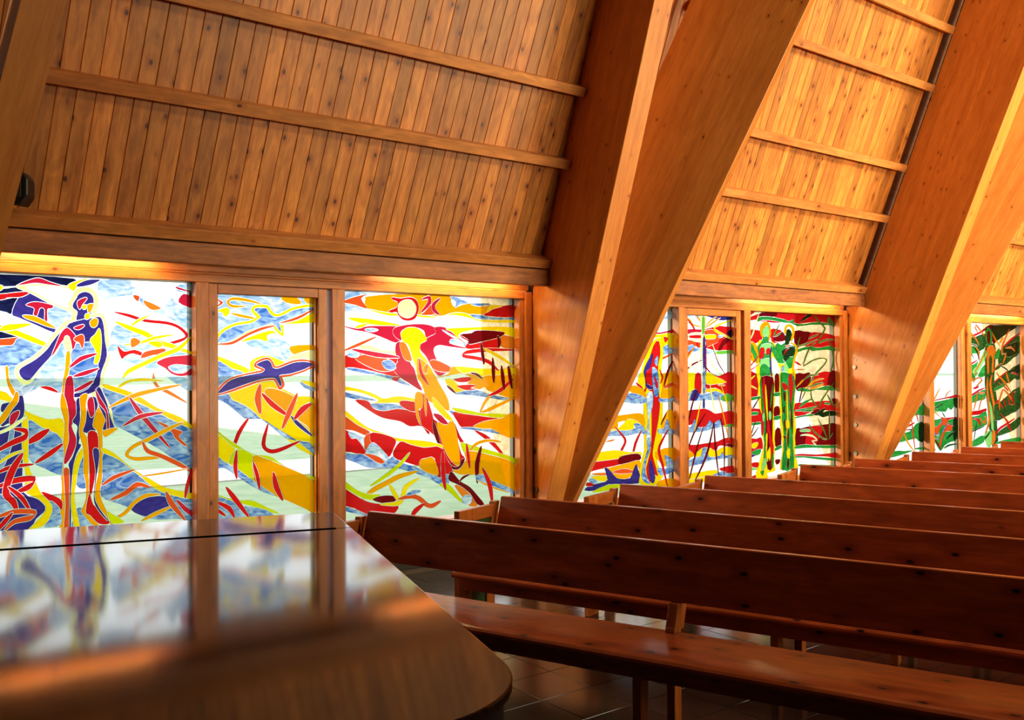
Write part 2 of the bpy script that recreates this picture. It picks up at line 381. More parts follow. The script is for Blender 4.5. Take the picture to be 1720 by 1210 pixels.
 'q1': '''
B 570,901 747,911 846,925 1114,1093 1121,1056 1091,1056 934,1016 688,988
C 809,990 1031,984 1123,1002 1123,984 1037,975 809,978
Y 809,964 1037,975 1123,981 1122,906 1089,906 1043,892 1030,941 985,958 809,938
R 1063,964 1090,956 1073,934 1064,946
M 1041,892 1063,914 1092,924 1099,906 1124,906 1123,882 1049,872
E 1021,838 1066,852 1127,876 1124,880 1058,862 1018,841
Y 967,928 1039,958 1055,868 1041,818 1047,724 1049,588 1040,451 1013,362 1007,322 1050,260 971,212 872,238 881,322 913,399 908,503 909,680 884,748 912,828
R 986,918 1024,941 1033,871 1016,819 1018,742 1021,679 1027,612 1013,536 993,464 972,384 979,348 1010,261 978,277 952,234 939,253 927,308 960,394 967,492 968,591 969,680 944,698 925,752 932,797
N 975,878 978,860 958,806 932,788 925,757 938,726 976,712 969,698 931,708 906,752 920,806 945,842
M 1010,864 1018,860 1011,814 990,837
M 974,806 1009,796 1023,734 1021,679 1008,662 988,671 976,734
C 989,770 1015,724 1008,698 995,724
B 937,676 963,687 979,676 975,613 955,569 948,502 960,457 941,396 929,468 942,547 934,628
M 941,458 960,439 953,395 927,343 920,281 952,234 939,231 895,256 902,318 934,392
N 953,350 972,322 990,254 971,228 952,252 946,297
Y 894,788 913,779 925,726 912,699 869,736
R 859,729 886,704 911,675 935,706 928,709 911,688 901,712 865,733
A 794,714 868,718 925,681 924,659 868,669 831,683
M 568,654 745,668 831,683 924,658 924,632 843,630 757,641 568,630
M 1027,656 1073,651 1121,666 1124,634 1027,633
A 1041,774 1101,782 1122,794 1126,664 1073,651 1035,656 1047,706
D 1120,838 1080,789 1057,720 1064,718 1095,785 1126,836
R 1026,796 1042,756 1031,729 1035,728 1054,756 1031,797
E 1066,702 1099,708 1129,722 1125,728 1088,724 1061,709
A 567,574 744,576 842,582 908,575 910,508 842,538 792,548 732,542 731,512 624,508 567,515
Y 595,509 731,512 792,553 842,551 891,531 866,532 841,524 841,507 792,500 731,503
M 566,498 731,503 804,500 854,510 841,529 866,534 904,518 926,490 916,477 866,484 792,474 695,479 566,476
R 717,516 773,460 769,434 735,388 720,318 726,316 749,384 783,430 786,464 722,518
R 887,490 845,438 818,344 824,342 861,434 893,488
O 654,452 683,452 710,458 709,462 680,460 653,454
Y 577,400 659,408 730,408 803,395 890,390 890,372 828,384 742,355 611,362 565,366
R 531,356 600,362 736,366 742,381 748,354 742,338 658,330 588,322 530,318
D 742,372 791,382 865,384 890,368 883,352 827,345 742,338
A 565,320 682,329 803,342 883,350 877,306 864,325 845,300 827,275 741,264 681,299 646,332 623,324
Y 570,294 646,293 657,266 611,269 564,282
E 699,306 766,316 821,306 827,292 741,294 705,302
O 565,308 646,306 652,292 576,300
N 642,328 670,321 705,288 741,268 814,267 833,296 852,328 864,320 871,236 669,249 581,226 513,232 541,250 622,260 663,270
R 530,268 570,262 564,248 524,252
M 541,276 559,286 599,266 576,256
G 564,223 669,246 753,240 741,225 598,216
A 1033,498 1085,592 1125,576 1124,494 1098,496 1078,537 1065,538 1078,496
M 1019,499 1058,498 1072,542 1088,537 1101,496 1127,492 1127,467 1019,476
D 1073,579 1051,551 1033,522 1037,520 1060,548 1077,578
A 992,384 1130,400 1130,320 1076,360 1060,357 1082,314 1056,308 1017,337
M 1007,306 1056,294 1076,306 1060,357 1083,358 1130,320 1129,280 1029,264
A 1016,238 1131,240 1130,188 1009,198
R 1081,490 1017,416 1013,372 1035,316 1075,208 1081,208 1051,318 1029,373 1032,411 1087,488
''',
 'qd': '''
B 1198,1080 1337,1081 1308,1057 1295,1076 1253,1070 1198,1068
N 1379,1080 1591,1079 1591,1067 1524,1058 1466,1061 1408,1074
A 1203,1076 1255,1048 1277,1024 1357,1016 1358,1020 1284,1032 1265,1054 1207,1079
A 1306,1079 1331,1050 1348,1038 1353,1040 1342,1056 1311,1082
A 1381,1020 1426,1052 1482,1080 1479,1082 1418,1058 1377,1022
A 1380,1012 1447,1043 1500,1068 1497,1071 1440,1050 1377,1016
A 1198,1036 1232,1034 1266,1036 1267,1038 1232,1041 1198,1040
C 1197,1003 1350,1006 1350,992 1197,978
R 1379,1009 1594,1024 1593,895 1478,896 1384,908 1385,936
E 1378,1002 1479,1000 1494,966 1479,942 1406,918 1385,922
E 1197,948 1265,948 1342,936 1335,908 1279,921 1196,902
D 1478,894 1523,957 1594,987 1594,968 1522,918 1493,894
K 1553,991 1594,1014 1594,978 1583,972
Y 1594,1064 1461,1032 1451,1000 1519,976 1592,956 1595,960 1527,986 1464,1008 1470,1023 1596,1060
R 1217,1070 1281,1012 1301,953 1318,907 1323,908 1313,955 1293,1016 1221,1072
B 1197,964 1252,976 1238,953 1197,948
B 1479,976 1538,979 1494,962
L 1248,967 1259,984 1343,988 1349,950 1314,940 1252,953
R 1262,974 1357,976 1357,960 1262,959
Y 1360,976 1457,980 1464,966 1443,958 1360,958
M 1199,888 1217,911 1279,926 1293,912 1338,900 1293,888 1199,883
B 1384,903 1442,896 1434,880 1391,874
G 1463,892 1593,898 1593,883 1463,875
R 1201,855 1257,874 1289,905 1282,909 1244,884 1196,860
A 1203,818 1255,868 1291,911 1287,912 1246,872 1199,820
L 1337,1081 1383,1080 1378,1002 1356,945 1354,720 1364,668 1339,668 1347,766 1334,860 1342,954 1347,1002
G 1354,1068 1372,1066 1370,988 1353,988
N 1359,957 1376,957 1377,794 1357,794
M 1357,794 1377,794 1371,676 1355,677
R 1380,922 1377,785 1377,672 1381,672 1386,785 1384,922
D 1346,846 1274,827 1198,778 1202,776 1282,819 1348,842
D 1374,812 1415,772 1475,754 1477,757 1422,778 1378,814
D 1444,894 1481,821 1541,764 1544,765 1488,824 1447,894
L 1433,926 1473,859 1531,816 1534,818 1482,862 1437,928
L 1393,874 1422,821 1502,763 1551,716 1555,717 1510,767 1431,824 1397,875
L 1305,880 1259,824 1238,768 1212,694 1216,694 1247,766 1269,822 1308,878
L 1332,852 1280,778 1247,694 1251,692 1289,775 1336,850
Y 1199,768 1298,776 1291,720 1283,674 1235,670 1198,666
R 1298,772 1340,771 1339,672 1311,668 1290,692
R 1386,776 1476,760 1521,770 1595,778 1593,652 1519,664 1475,674 1389,690
Y 1383,785 1462,756 1550,726 1461,718 1382,719
Y 1382,690 1461,696 1519,669 1475,665 1382,678
A 1476,711 1505,707 1534,708 1535,711 1505,715 1476,714
M 1196,671 1248,674 1290,692 1332,666 1417,671 1454,680 1519,659 1534,630 1403,634 1290,632 1196,638
N 1255,642 1283,688 1304,692 1325,668 1304,636 1283,632
G 1501,645 1549,664 1593,652 1593,628 1519,623
N 1355,637 1368,636 1368,587 1354,588
L 1409,718 1426,632 1457,541 1461,542 1436,633 1413,718
Y 1503,702 1543,619 1579,556 1583,556 1553,621 1507,703
L 1260,680 1223,626 1198,579 1201,578 1232,622 1264,678
R 1195,546 1227,582 1324,588 1366,590 1416,576 1452,560 1518,566 1596,568 1595,502 1517,492 1473,512 1437,480 1351,494 1316,490 1274,511 1194,505
O 1195,584 1247,582 1247,536 1194,500
M 1194,500 1260,498 1288,540 1309,496 1372,493 1408,529 1430,507 1488,526 1495,488 1429,481 1351,470 1194,473
G 1510,492 1595,502 1595,488 1510,488
R 1197,404 1294,403 1386,408 1472,412 1516,424 1597,425 1596,367 1516,386 1472,384 1449,342 1414,378 1293,356 1279,343 1245,378 1224,379 1203,344
A 1197,376 1245,378 1286,348 1258,340 1196,312
Y 1286,342 1321,374 1364,385 1414,378 1457,360 1516,381 1596,367 1595,333 1515,333 1471,326 1413,330
M 1196,312 1244,327 1300,340 1335,340 1350,381 1378,384 1392,346 1420,330 1486,335 1508,353 1530,332 1595,333 1595,318 1413,316 1349,302 1272,297 1196,288
Y 1196,252 1327,260 1456,261 1455,237 1348,231 1195,220
R 1485,268 1595,275 1594,241 1543,236 1499,253
M 1426,234 1514,252 1543,236 1594,234 1594,202 1426,216
Y 1195,220 1348,231 1426,234 1426,216 1195,188
D 1302,688 1256,592 1209,445 1214,444 1267,590 1306,687
D 1364,558 1276,466 1215,352 1219,351 1286,462 1368,556
D 1349,485 1303,394 1253,267 1240,230 1244,229 1262,264 1312,392 1353,484
D 1434,504 1393,389 1343,298 1289,224 1294,222 1355,294 1406,386 1440,504
D 1440,504 1444,385 1473,233 1478,233 1456,385 1445,504
D 1493,526 1518,419 1519,237 1523,237 1529,419 1498,526
A 1477,650 1513,553 1558,417 1563,418 1523,554 1481,651
Y 1337,630 1305,543 1286,478 1290,478 1314,542 1341,630
D 1538,394 1596,391 1596,376 1545,384
''',
 'q3': '''
R 1712,1117 1988,1116 2573,1118 2572,1059 2485,1068 2305,1067 2189,1055 2132,1056 2087,1068 1987,1082 1847,1085 1805,1070 1711,1065
D 1826,1090 1858,1112 1988,1114 1971,1090 1869,1089
K 2218,1075 2282,1112 2336,1115 2224,1070
L 1711,1070 1768,1090 1844,1110 1841,1116 1759,1102 1707,1076
C 1715,1114 1795,1114 1753,1092 1714,1082
G 1810,1068 1837,1085 1879,1090 1966,1087 2054,1078 2109,1068 2149,1084 2149,1060 2247,1056 2335,1068 2425,1070 2559,1059 2565,1048 2485,1056 2305,1053 2189,1042 2121,1058 2076,1058 2020,1063 1944,1070 1858,1069 1821,1058
H 2486,1100 2511,1100 2547,1073 2562,1056 2485,1068
W 1711,1056 1847,1055 1836,1012 1711,1008
R 1831,1062 1911,1070 2037,1060 1965,1056 1884,1060
R 1711,1008 1836,1010 1856,962 1819,945 1782,935 1741,948 1710,940
R 1932,1017 1987,1022 2042,1009 2069,966 2052,952 1986,944 1942,944
D 1964,978 2019,998 2047,1006 2074,969 2041,952 1969,952
D 2160,1015 2246,1013 2316,1008 2292,968 2274,951 2187,918 2153,936
R 2316,1008 2394,1009 2484,1004 2571,984 2570,918 2483,925 2327,918 2256,926 2286,968
G 2181,891 2187,908 2245,919 2303,927 2386,918 2471,928 2496,930 2570,915 2569,900 2483,907 2386,903 2326,899 2297,909 2233,902
L 1824,1098 1799,1055 1767,988 1749,962 1753,960 1778,986 1810,1053 1829,1098
H 2012,1048 1975,1013 1955,979 2000,984 2038,1004 2034,1007 1994,992 1968,982 1987,1010 2017,1047
H 2205,978 2180,930 2241,929 2376,964 2374,968 2237,938 2194,934 2211,978
H 2386,1000 2336,989 2291,974 2293,970 2342,981 2389,996
H 2345,1109 2394,1066 2450,1034 2398,979 2390,944 2473,963 2570,967 2570,971 2470,972 2395,954 2412,976 2465,1036 2407,1072 2350,1112
H 2361,948 2297,922 2243,844 2243,808 2328,839 2410,853 2463,848 2439,820 2354,768 2294,716 2214,615 2219,614 2306,712 2365,762 2451,816 2476,852 2409,861 2323,846 2243,816 2256,842 2309,918 2364,946
H 2493,964 2525,899 2536,846 2511,786 2477,715 2483,714 2525,784 2551,846 2539,902 2499,965
R 2143,844 2186,832 2220,815 2174,822
O 2145,784 2191,787 2248,789 2248,792 2190,794 2144,788
Y 1819,945 1856,956 1942,950 1974,930 1996,897 2017,829 1973,850 1946,863 1940,796 1961,728 1973,661 1958,526 1967,392 1954,258 1964,220 1889,212 1894,186 1788,187 1815,268 1859,358 1854,414 1839,498 1825,581 1815,664 1801,764 1802,862
Y 1984,836 2028,829 2072,829 2128,816 2162,778 2170,726 2151,622 2158,485 2162,382 2149,314 2177,219 2097,218 2008,221 2020,288 2032,354 2012,491 2008,626 2004,728 2016,796
A 1720,895 1746,948 1803,932 1824,896 1828,830 1791,830 1750,846 1724,872
G 1746,941 1772,928 1787,902 1808,876 1807,842 1791,836 1776,876 1745,902
R 1740,866 1758,872 1760,859 1747,854
A 1836,1028 1858,1052 1890,1062 1922,1050 1935,1017 1932,977 1910,950 1878,956 1851,976 1838,996
J 1857,1002 1868,1022 1895,1036 1916,1030 1921,997 1910,966 1888,958 1872,966
G 1872,976 1910,976 1910,950 1942,944 1963,924 1985,910 2018,876 2050,842 2061,829 2017,826 1984,842 1941,896 1930,863 1924,796 1907,746 1864,746 1838,753 1833,830 1823,879 1813,916 1845,942
J 1845,929 1909,940 1953,930 1941,910 1898,890 1855,882 1834,902
J 1839,842 1924,856 1924,809 1838,803
R 1832,896 1845,914 1866,918 1877,896 1866,862 1844,850 1831,862
R 1890,896 1904,913 1923,913 1925,890 1903,872
G 1838,803 1870,826 1902,812 1924,796 1918,752 1838,753
N 1936,920 1922,876 1926,796 1937,738 1942,738 1938,796 1933,876 1941,920
G 1974,924 1996,944 2029,931 2068,948 2107,932 2158,926 2163,884 2146,842 2128,808 2106,795 2072,829 2039,856 1996,897
K 2069,979 2081,1017 2103,1024 2126,1008 2131,973 2108,952 2096,932 2068,932
A 2058,1000 2061,1034 2087,1050 2121,1052 2149,1036 2157,1008 2142,966 2125,949 2119,966 2134,1000 2126,1028 2103,1038 2081,1027 2075,993
A 2106,943 2147,931 2168,912 2148,864 2130,812 2140,743 2148,743 2149,812 2167,862 2188,912 2159,940 2109,948
K 2034,897 2102,922 2153,918 2146,870 2107,864 2061,836 2051,863
R 2056,876 2078,898 2103,912 2100,914 2069,903 2051,878
E 2063,928 2102,932 2107,925 2074,921
M 2027,798 2044,816 2049,761 2032,762
J 2050,808 2072,829 2094,802 2088,774 2071,740 2055,768
R 1816,864 1745,816 1710,788 1736,779 1819,818 1816,820 1731,785 1721,786 1754,810 1820,862
R 1708,772 1801,770 1810,644 1706,640
Y 1782,759 1717,718 1797,685 1802,690 1738,719 1788,755
G 1711,634 1826,644 1825,630 1711,620
Y 1708,659 1738,592 1778,522 1786,524 1755,595 1715,660
D 1823,635 1762,578 1733,542 1738,540 1772,574 1827,633
R 1710,565 1830,574 1834,498 1709,494
G 1710,548 1772,560 1819,555 1808,542 1746,541 1710,536
G 1709,494 1829,501 1839,488 1709,484
D 1785,500 1748,436 1756,420 1784,439 1817,472 1814,473 1777,442 1753,425 1756,435 1789,500
D 1967,757 2005,762 2003,660 1971,658
G 1960,658 2009,662 2009,642 1959,641
D 1958,574 1991,586 2008,572 2007,532 1958,526
G 1958,524 2013,530 2012,511 1958,506
D 1968,449 2012,456 2021,362 1966,358
G 1966,348 2010,362 2027,348 1966,332
D 1840,750 1950,748 1954,661 1947,560 1940,426 1943,246 1894,236 1885,330 1875,416 1866,510 1850,530 1839,664
G 2019,758 2049,778 2128,760 2153,726 2139,588 2135,486 2130,349 2137,226 2019,224 2049,354 2037,490 2025,626
R 1863,750 1847,664 1851,577 1840,511 1842,432 1856,430 1871,509 1883,576 1879,662 1876,749
G 1839,743 1836,663 1851,583 1864,530 1862,430 1871,364 1878,363 1878,430 1880,530 1867,584 1852,664 1846,743
Y 1879,702 1881,616 1895,502 1901,502 1897,616 1885,702
D 1926,722 1911,642 1919,568 1928,568 1932,642 1935,722
G 1944,702 1928,628 1923,582 1929,581 1941,628 1949,702
R 1896,502 1891,428 1917,360 1925,260 1940,259 1951,360 1925,429 1911,502
J 1851,537 1864,554 1874,536 1871,510 1858,503
J 1907,545 1920,560 1934,544 1931,514 1914,511
D 1899,432 1891,391 1893,349 1899,348 1907,390 1906,432
Y 1881,420 1897,429 1890,329 1918,361 1922,294 1890,279
D 1901,292 1894,264 1894,236 1900,235 1907,263 1906,292
G 1865,364 1858,285 1842,220 1851,218 1879,282 1874,364
J 1863,294 1884,293 1884,263 1857,232 1841,240 1847,272
G 1830,224 1862,231 1851,200
G 1937,320 1930,280 1933,240 1942,239 1949,278 1945,319
G 2022,744 2026,659 2036,592 2029,503 2046,455 2055,456 2051,503 2058,591 2048,660 2031,744
R 2032,714 2060,714 2093,682 2059,672 2040,690
Y 2076,679 2073,590 2078,488 2071,420 2079,324 2085,324 2084,420 2091,488 2087,590 2081,679
R 2094,744 2116,768 2139,746 2135,658 2114,603 2103,593 2101,658
G 2124,760 2141,712 2129,638 2110,590 2117,588 2145,636 2158,712 2131,761
D 2049,666 2045,638 2051,612 2059,612 2064,638 2057,666
D 2049,578 2038,540 2055,448 2062,448 2054,540 2056,578
G 2032,538 2046,544 2057,523 2045,500 2034,507
J 2099,556 2113,545 2121,514 2115,497 2102,522
D 2111,582 2113,486 2125,384 2131,384 2128,486 2117,582
Y 2068,499 2096,500 2101,460 2084,447 2067,462
D 2083,450 2077,402 2079,352 2085,352 2092,400 2090,450
G 2051,422 2042,354 2044,286 2032,223 2040,222 2063,284 2061,353 2059,421
D 2039,412 2061,412 2052,394
G 2119,452 2112,350 2106,296 2119,220 2127,220 2125,294 2131,349 2127,452
Y 2071,328 2104,334 2098,282 2076,288
D 2080,280 2073,254 2076,226 2084,226 2092,252 2088,280
D 2162,766 2242,766 2295,773 2312,742 2270,690 2218,680 2166,674
R 2330,730 2384,768 2505,775 2480,696 2419,694 2299,682
D 2505,772 2567,776 2566,666 2479,672 2474,704
A 2245,736 2204,718 2170,694 2175,691 2216,710 2250,734
A 2437,737 2342,728 2260,680 2331,672 2433,698 2429,704 2326,684 2280,678 2352,718 2438,732
H 2250,733 2303,750 2384,756 2383,760 2298,761 2245,737
H 2289,684 2362,697 2432,710 2430,714 2356,707 2286,688
G 2166,667 2229,685 2299,672 2370,677 2431,686 2492,693 2566,666 2467,665 2358,670 2299,661
D 2224,684 2200,629 2185,574 2190,573 2211,628 2229,683
R 2154,595 2240,596 2357,600 2509,600 2570,558 2570,537 2417,549 2321,545 2239,524 2152,523
G 2202,571 2246,590 2312,612 2308,618 2233,602 2196,576
H 2308,671 2309,617 2378,563 2383,565 2323,620 2314,672
H 2539,708 2461,653 2399,597 2396,568 2402,567 2412,594 2473,648 2544,706
H 2475,635 2507,590 2561,554 2567,556 2522,595 2482,637
D 2521,610 2546,616 2571,609 2570,576 2539,584
G 2159,551 2259,550 2358,566 2356,572 2255,564 2158,556
G 2228,546 2281,544 2333,549 2332,554 2279,556 2227,550
D 2297,528 2357,554 2393,557 2380,532
K 2332,520 2380,540 2441,559 2453,552 2428,534 2489,543 2570,533 2569,511 2477,511 2428,504 2386,518
G 2158,516 2239,524 2327,528 2326,517 2239,516 2158,509
G 2441,585 2474,579 2508,580 2509,584 2476,590 2442,590
D 2163,447 2209,448 2296,458 2464,462 2568,458 2566,336 2353,344 2236,354 2156,351
R 2290,456 2415,454 2427,432 2378,370 2342,348 2248,356 2266,411
J 2197,438 2249,443 2296,438 2301,427 2208,430
L 2206,406 2248,406 2321,394 2359,372 2311,372 2348,342 2398,302 2403,303 2359,346 2325,368 2373,370 2328,402 2249,414 2205,409
H 2291,464 2337,418 2422,375 2468,371 2469,375 2430,382 2348,424 2296,466
H 2380,493 2426,430 2466,376 2471,377 2439,433 2385,494
H 2489,536 2487,450 2487,376 2493,375 2501,450 2495,536
H 2489,371 2513,386 2530,404 2525,407 2501,392 2484,373
G 2156,348 2248,353 2353,342 2573,330 2572,319 2474,318 2353,328 2236,333 2155,334
R 2155,300 2224,300 2353,288 2510,287 2547,290 2572,282 2571,252 2473,268 2341,278 2155,293
G 2155,290 2235,286 2352,274 2571,249 2571,238 2473,246 2323,265 2235,278 2155,282
R 1708,412 1796,409 1833,416 1849,398 1853,352 1827,350 1753,338 1743,328 1707,327
Y 1741,374 1770,386 1812,388 1806,367 1780,357 1754,364
G 1738,328 1785,347 1837,349 1826,323 1779,316
N 1709,327 1743,328 1787,320 1753,308 1709,306
R 1709,272 1753,278 1815,278 1804,248 1752,258 1708,248
J 1708,246 1752,254 1799,246 1789,236 1708,242
R 1741,194 1773,208 1788,207 1783,188
D 1965,281 2009,282 2003,262 1976,254
G 2200,242 2281,234 2558,210 2558,203 2200,228
''',
 's1': '''
H 1343,872 1489,889 1574,960 1576,872 1522,878
C 1264,740 1386,780 1489,784 1580,795 1578,800 1486,796 1377,792 1258,744
G 1181,686 1341,758 1422,778 1579,791 1576,680 1485,670 1338,656 1181,646
J 1268,702 1340,721 1396,732 1404,708 1339,676 1275,677
J 1405,736 1478,740 1469,716 1412,720
K 1228,660 1296,666 1364,674 1362,677 1294,672 1227,663
K 1524,788 1579,794 1576,685 1522,678
G 951,525 1056,530 1117,552 1126,552 1125,480 1070,481 950,478
O 927,463 972,493 979,454 964,438
R 914,403 965,414 1011,430 1006,434 954,424 909,408
D 904,384 968,384 1031,388 1030,392 966,392 903,388
G 801,360 948,376 1031,424 1128,422 1126,304 1051,308 1022,326 873,314 800,314
K 1064,422 1128,420 1126,306 1062,312
A 871,371 909,306 994,242 1001,244 925,309 877,372
E 969,454 978,374 1006,255 1012,255 992,374 974,454
E 1029,494 1036,464 1051,434 1057,435 1050,465 1035,495
G 685,220 763,258 872,251 960,250 960,242 799,224
G 1013,262 1125,264 1125,248 1013,254
''',
 'sd': '''
R 1191,566 1337,582 1483,595 1579,606 1579,582 1450,582 1337,574 1191,562
A 1336,652 1283,606 1239,557 1244,556 1296,602 1341,651
O 1491,638 1429,614 1415,580 1420,580 1440,611 1494,636
G 1193,558 1297,563 1417,572 1566,585 1574,556 1531,524 1490,500 1449,518 1416,490 1303,498 1192,501
H 1202,507 1308,518 1379,546 1374,550 1299,527 1200,511
K 1524,574 1574,585 1573,514 1540,524
J 1193,498 1335,496 1256,483 1193,486
K 1369,487 1386,467 1409,448 1413,450 1396,470 1373,488
A 1262,494 1299,473 1341,455 1344,456 1307,478 1266,496
R 1189,492 1230,445 1278,412 1285,414 1248,450 1197,494
R 1358,451 1431,448 1572,448 1571,430 1480,438 1431,420
G 1192,429 1302,441 1366,446 1439,428 1571,435 1573,298 1477,278 1395,257 1338,224 1268,288 1197,312
K 1521,432 1575,434 1573,302 1518,296
E 1207,400 1301,392 1366,430 1350,456 1415,445 1447,427 1430,403 1512,392 1478,352 1413,354 1363,296 1338,236 1323,265 1356,333 1414,379 1382,405 1333,374 1308,335 1277,349 1214,380
M 1243,366 1279,334 1321,328 1324,350 1317,351 1311,334 1290,339 1248,368
M 1351,444 1342,424 1323,408 1328,406 1357,421 1358,443
M 1419,400 1382,374 1369,349 1376,348 1396,370 1425,398
D 1261,312 1292,277 1335,240 1341,240 1306,280 1267,314
D 1437,410 1476,397 1519,388 1522,390 1482,404 1440,412
D 1264,310 1294,307 1324,308 1323,312 1293,314 1264,312
K 1542,350 1470,332 1421,302 1428,299 1485,322 1547,346
G 1192,252 1236,262 1282,231 1235,242 1192,240
H 1397,238 1464,251 1568,257 1567,263 1456,264 1391,244
''',
 's3': '''
R 1712,997 1829,1016 1911,1035 1993,1063 2052,1090 2045,1094 1976,1074 1896,1048 1818,1030 1708,1002
H 1714,996 1850,1014 1993,1038 2009,952 1918,912 1803,894 1712,886
D 1993,1064 2067,1106 2505,1112 2406,1073 2251,1016 2157,980 2119,958 2093,1023 2057,1070 2020,1056
K 2122,1102 2505,1109 2386,1064 2251,1016 2166,989 2121,1032
R 2254,930 2357,968 2435,1004 2547,1046 2539,1052 2413,1016 2334,979 2245,934
H 2240,928 2345,964 2444,1010 2543,1035 2540,903 2440,866 2381,839 2284,808 2200,817 2201,874
K 2326,946 2462,984 2521,976 2500,912 2401,875 2324,875 2287,910
G 1718,945 1831,946 1901,916 1918,891 1829,894 1717,890
K 1727,952 1813,954 1883,949 1885,952 1814,963 1726,955
K 1819,940 1866,906 1895,848 1903,848 1882,910 1825,942
K 1749,924 1784,888 1826,856 1831,857 1796,892 1754,924
O 1725,1092 1788,1028 1840,1003 1897,956 1906,958 1859,1010 1807,1034 1734,1094
O 1988,1022 1931,1066 1866,1106 1840,1078 1881,1044 1890,1046 1862,1080 1855,1096 1912,1060 1979,1020
O 1828,954 1883,914 1904,856 1912,856 1901,918 1834,956
A 2099,1048 2149,995 2218,953 2225,956 2165,1000 2106,1050
A 2213,976 2261,1017 2284,1012 2231,972
O 2372,1078 2297,1010 2247,946 2247,890 2304,894 2283,858 2261,818 2270,816 2307,856 2326,900 2269,895 2271,944 2320,1006 2382,1076
O 2317,934 2398,935 2456,914 2466,918 2408,950 2315,940
C 1708,799 1799,816 1884,846 1879,850 1787,828 1704,804
G 1706,792 1828,818 1890,839 1845,780 1809,754 1843,720 1773,686 1704,687
O 1712,792 1741,734 1811,700 1822,705 1772,742 1726,794
O 1718,706 1747,724 1762,744 1751,748 1722,730 1707,710
G 1887,723 1915,770 1988,813 1995,735
H 1988,919 2033,961 2137,968 2157,892 2135,760 2133,673 2185,496 2163,373 2180,251 2096,199 2048,324 2024,499 1983,674 1995,804
G 2000,1060 2048,1084 2095,1062 2104,1006 2092,966 2038,942 2004,985
O 2013,918 2045,948 2119,953 2146,927 2173,892 2136,874 2125,804 2115,760 2087,760 2098,856 2071,883 2052,848 2050,760 2023,752 2016,848
D 2025,1048 2048,1062 2070,1049 2074,1005 2064,970 2041,966 2026,996
J 1989,920 1922,860 1877,808 1824,784 1802,762 1843,726 1883,758 1928,792 1984,845 2029,892
O 2000,910 1935,854 1872,798 1832,764 1839,761 1889,794 1952,850 2007,908
O 1838,740 1859,749 1873,761 1868,763 1847,754 1832,742
G 2136,883 2212,936 2220,884 2191,857 2145,856
O 2020,718 2004,630 2020,543 2036,456 2026,389 1980,321 1992,318 2058,384 2069,456 2053,544 2036,630 2033,718
O 2089,739 2050,674 2076,584 2110,497 2109,410 2123,410 2144,497 2109,586 2083,673 2102,738
J 2046,552 2090,498 2107,410 2114,322 2077,342 2062,456
O 2096,332 2132,322 2140,264 2093,223 2066,242 2085,289
J 1968,308 2068,333 2085,289 2065,216 2011,218
K 1861,259 1983,272 2063,324 2055,326 1969,282 1858,264
O 2128,772 2198,800 2250,820 2244,824 2182,808 2121,775
H 2124,769 2199,804 2237,804 2199,782
K 2197,811 2297,782 2367,757 2372,760 2309,790 2202,814
R 2130,679 2244,719 2345,761 2337,766 2226,729 2123,684
H 2131,677 2235,715 2350,763 2538,816 2535,698 2456,708 2377,678 2300,670 2130,633
K 2350,758 2458,785 2538,821 2536,758 2457,744
O 2315,754 2326,712 2367,672 2378,674 2353,716 2327,755
O 2162,754 2207,716 2291,676 2372,618 2380,620 2310,682 2225,723 2169,756
R 2406,752 2457,739 2514,732 2518,737 2466,750 2410,756
R 2203,674 2292,640 2343,614 2351,617 2307,647 2208,678
O 1820,684 1850,707 1903,714 1931,704 1821,644 1827,642 1950,698 1907,724 1837,715 1812,686
R 1811,648 1895,663 1877,646 1833,638
C 1706,596 1793,590 1901,623 1986,642 1982,647 1888,634 1784,603 1706,601
G 1710,586 1805,592 1894,616 1984,632 1991,566 1910,556 1796,541 1709,544
C 1718,560 1779,584 1778,550 1726,522
O 1894,604 1940,601 1984,606 1983,612 1937,616 1893,610
O 1881,621 1848,575 1808,482 1816,480 1867,572 1889,620
O 1971,580 1911,548 1869,446 1876,444 1928,545 1977,578
R 1707,455 1803,482 1891,483 1999,496 1998,475 1890,453 1802,452 1707,434
G 1707,430 1802,443 1890,448 1998,475 2015,388 1978,372 1906,354 1817,336 1713,316
K 1714,326 1838,340 1961,362 1958,366 1832,348 1712,330
O 1713,410 1746,384 1795,364 1806,369 1774,396 1725,415
R 1809,422 1860,414 1904,374 1918,376 1884,425 1812,430
O 1902,429 1968,382 2018,422 1985,438 1974,435 1986,424 1971,397 1913,432
K 1852,390 1826,326 1805,260 1809,260 1835,324 1856,390
R 1809,263 1864,276 1915,292 1912,294 1856,282 1805,266
G 1703,266 1798,269 1905,298 1976,294 1957,252 1833,228 1703,236
G 2121,638 2215,658 2300,674 2300,656 2186,628 2121,616
R 2137,532 2203,556 2202,530 2146,518
H 2127,514 2202,530 2317,572 2533,644 2539,484 2391,444 2275,417 2134,400
O 2216,477 2215,538 2253,598 2271,620 2327,594 2383,554 2447,508 2456,511 2405,559 2346,602 2271,632 2230,602 2190,540 2205,477
R 2217,524 2229,505 2254,488 2262,490 2250,509 2225,526
R 2265,559 2277,528 2301,500 2310,501 2298,531 2274,560
R 2341,566 2355,518 2443,513 2416,586 2476,606 2470,610 2393,588 2420,516 2373,524 2351,566
O 2250,692 2329,644 2391,600 2399,602 2347,650 2257,694
R 2156,297 2210,330 2303,356 2443,399 2435,405 2284,370 2186,342 2144,300
H 2160,294 2216,326 2331,357 2448,388 2538,416 2536,358 2447,320 2292,296 2169,284
R 2225,444 2312,390 2383,318 2393,320 2333,396 2232,447
R 2327,360 2349,338 2384,318 2393,320 2370,343 2336,362
G 2158,241 2291,252 2485,260 2534,258 2533,222 2158,228
''',
}

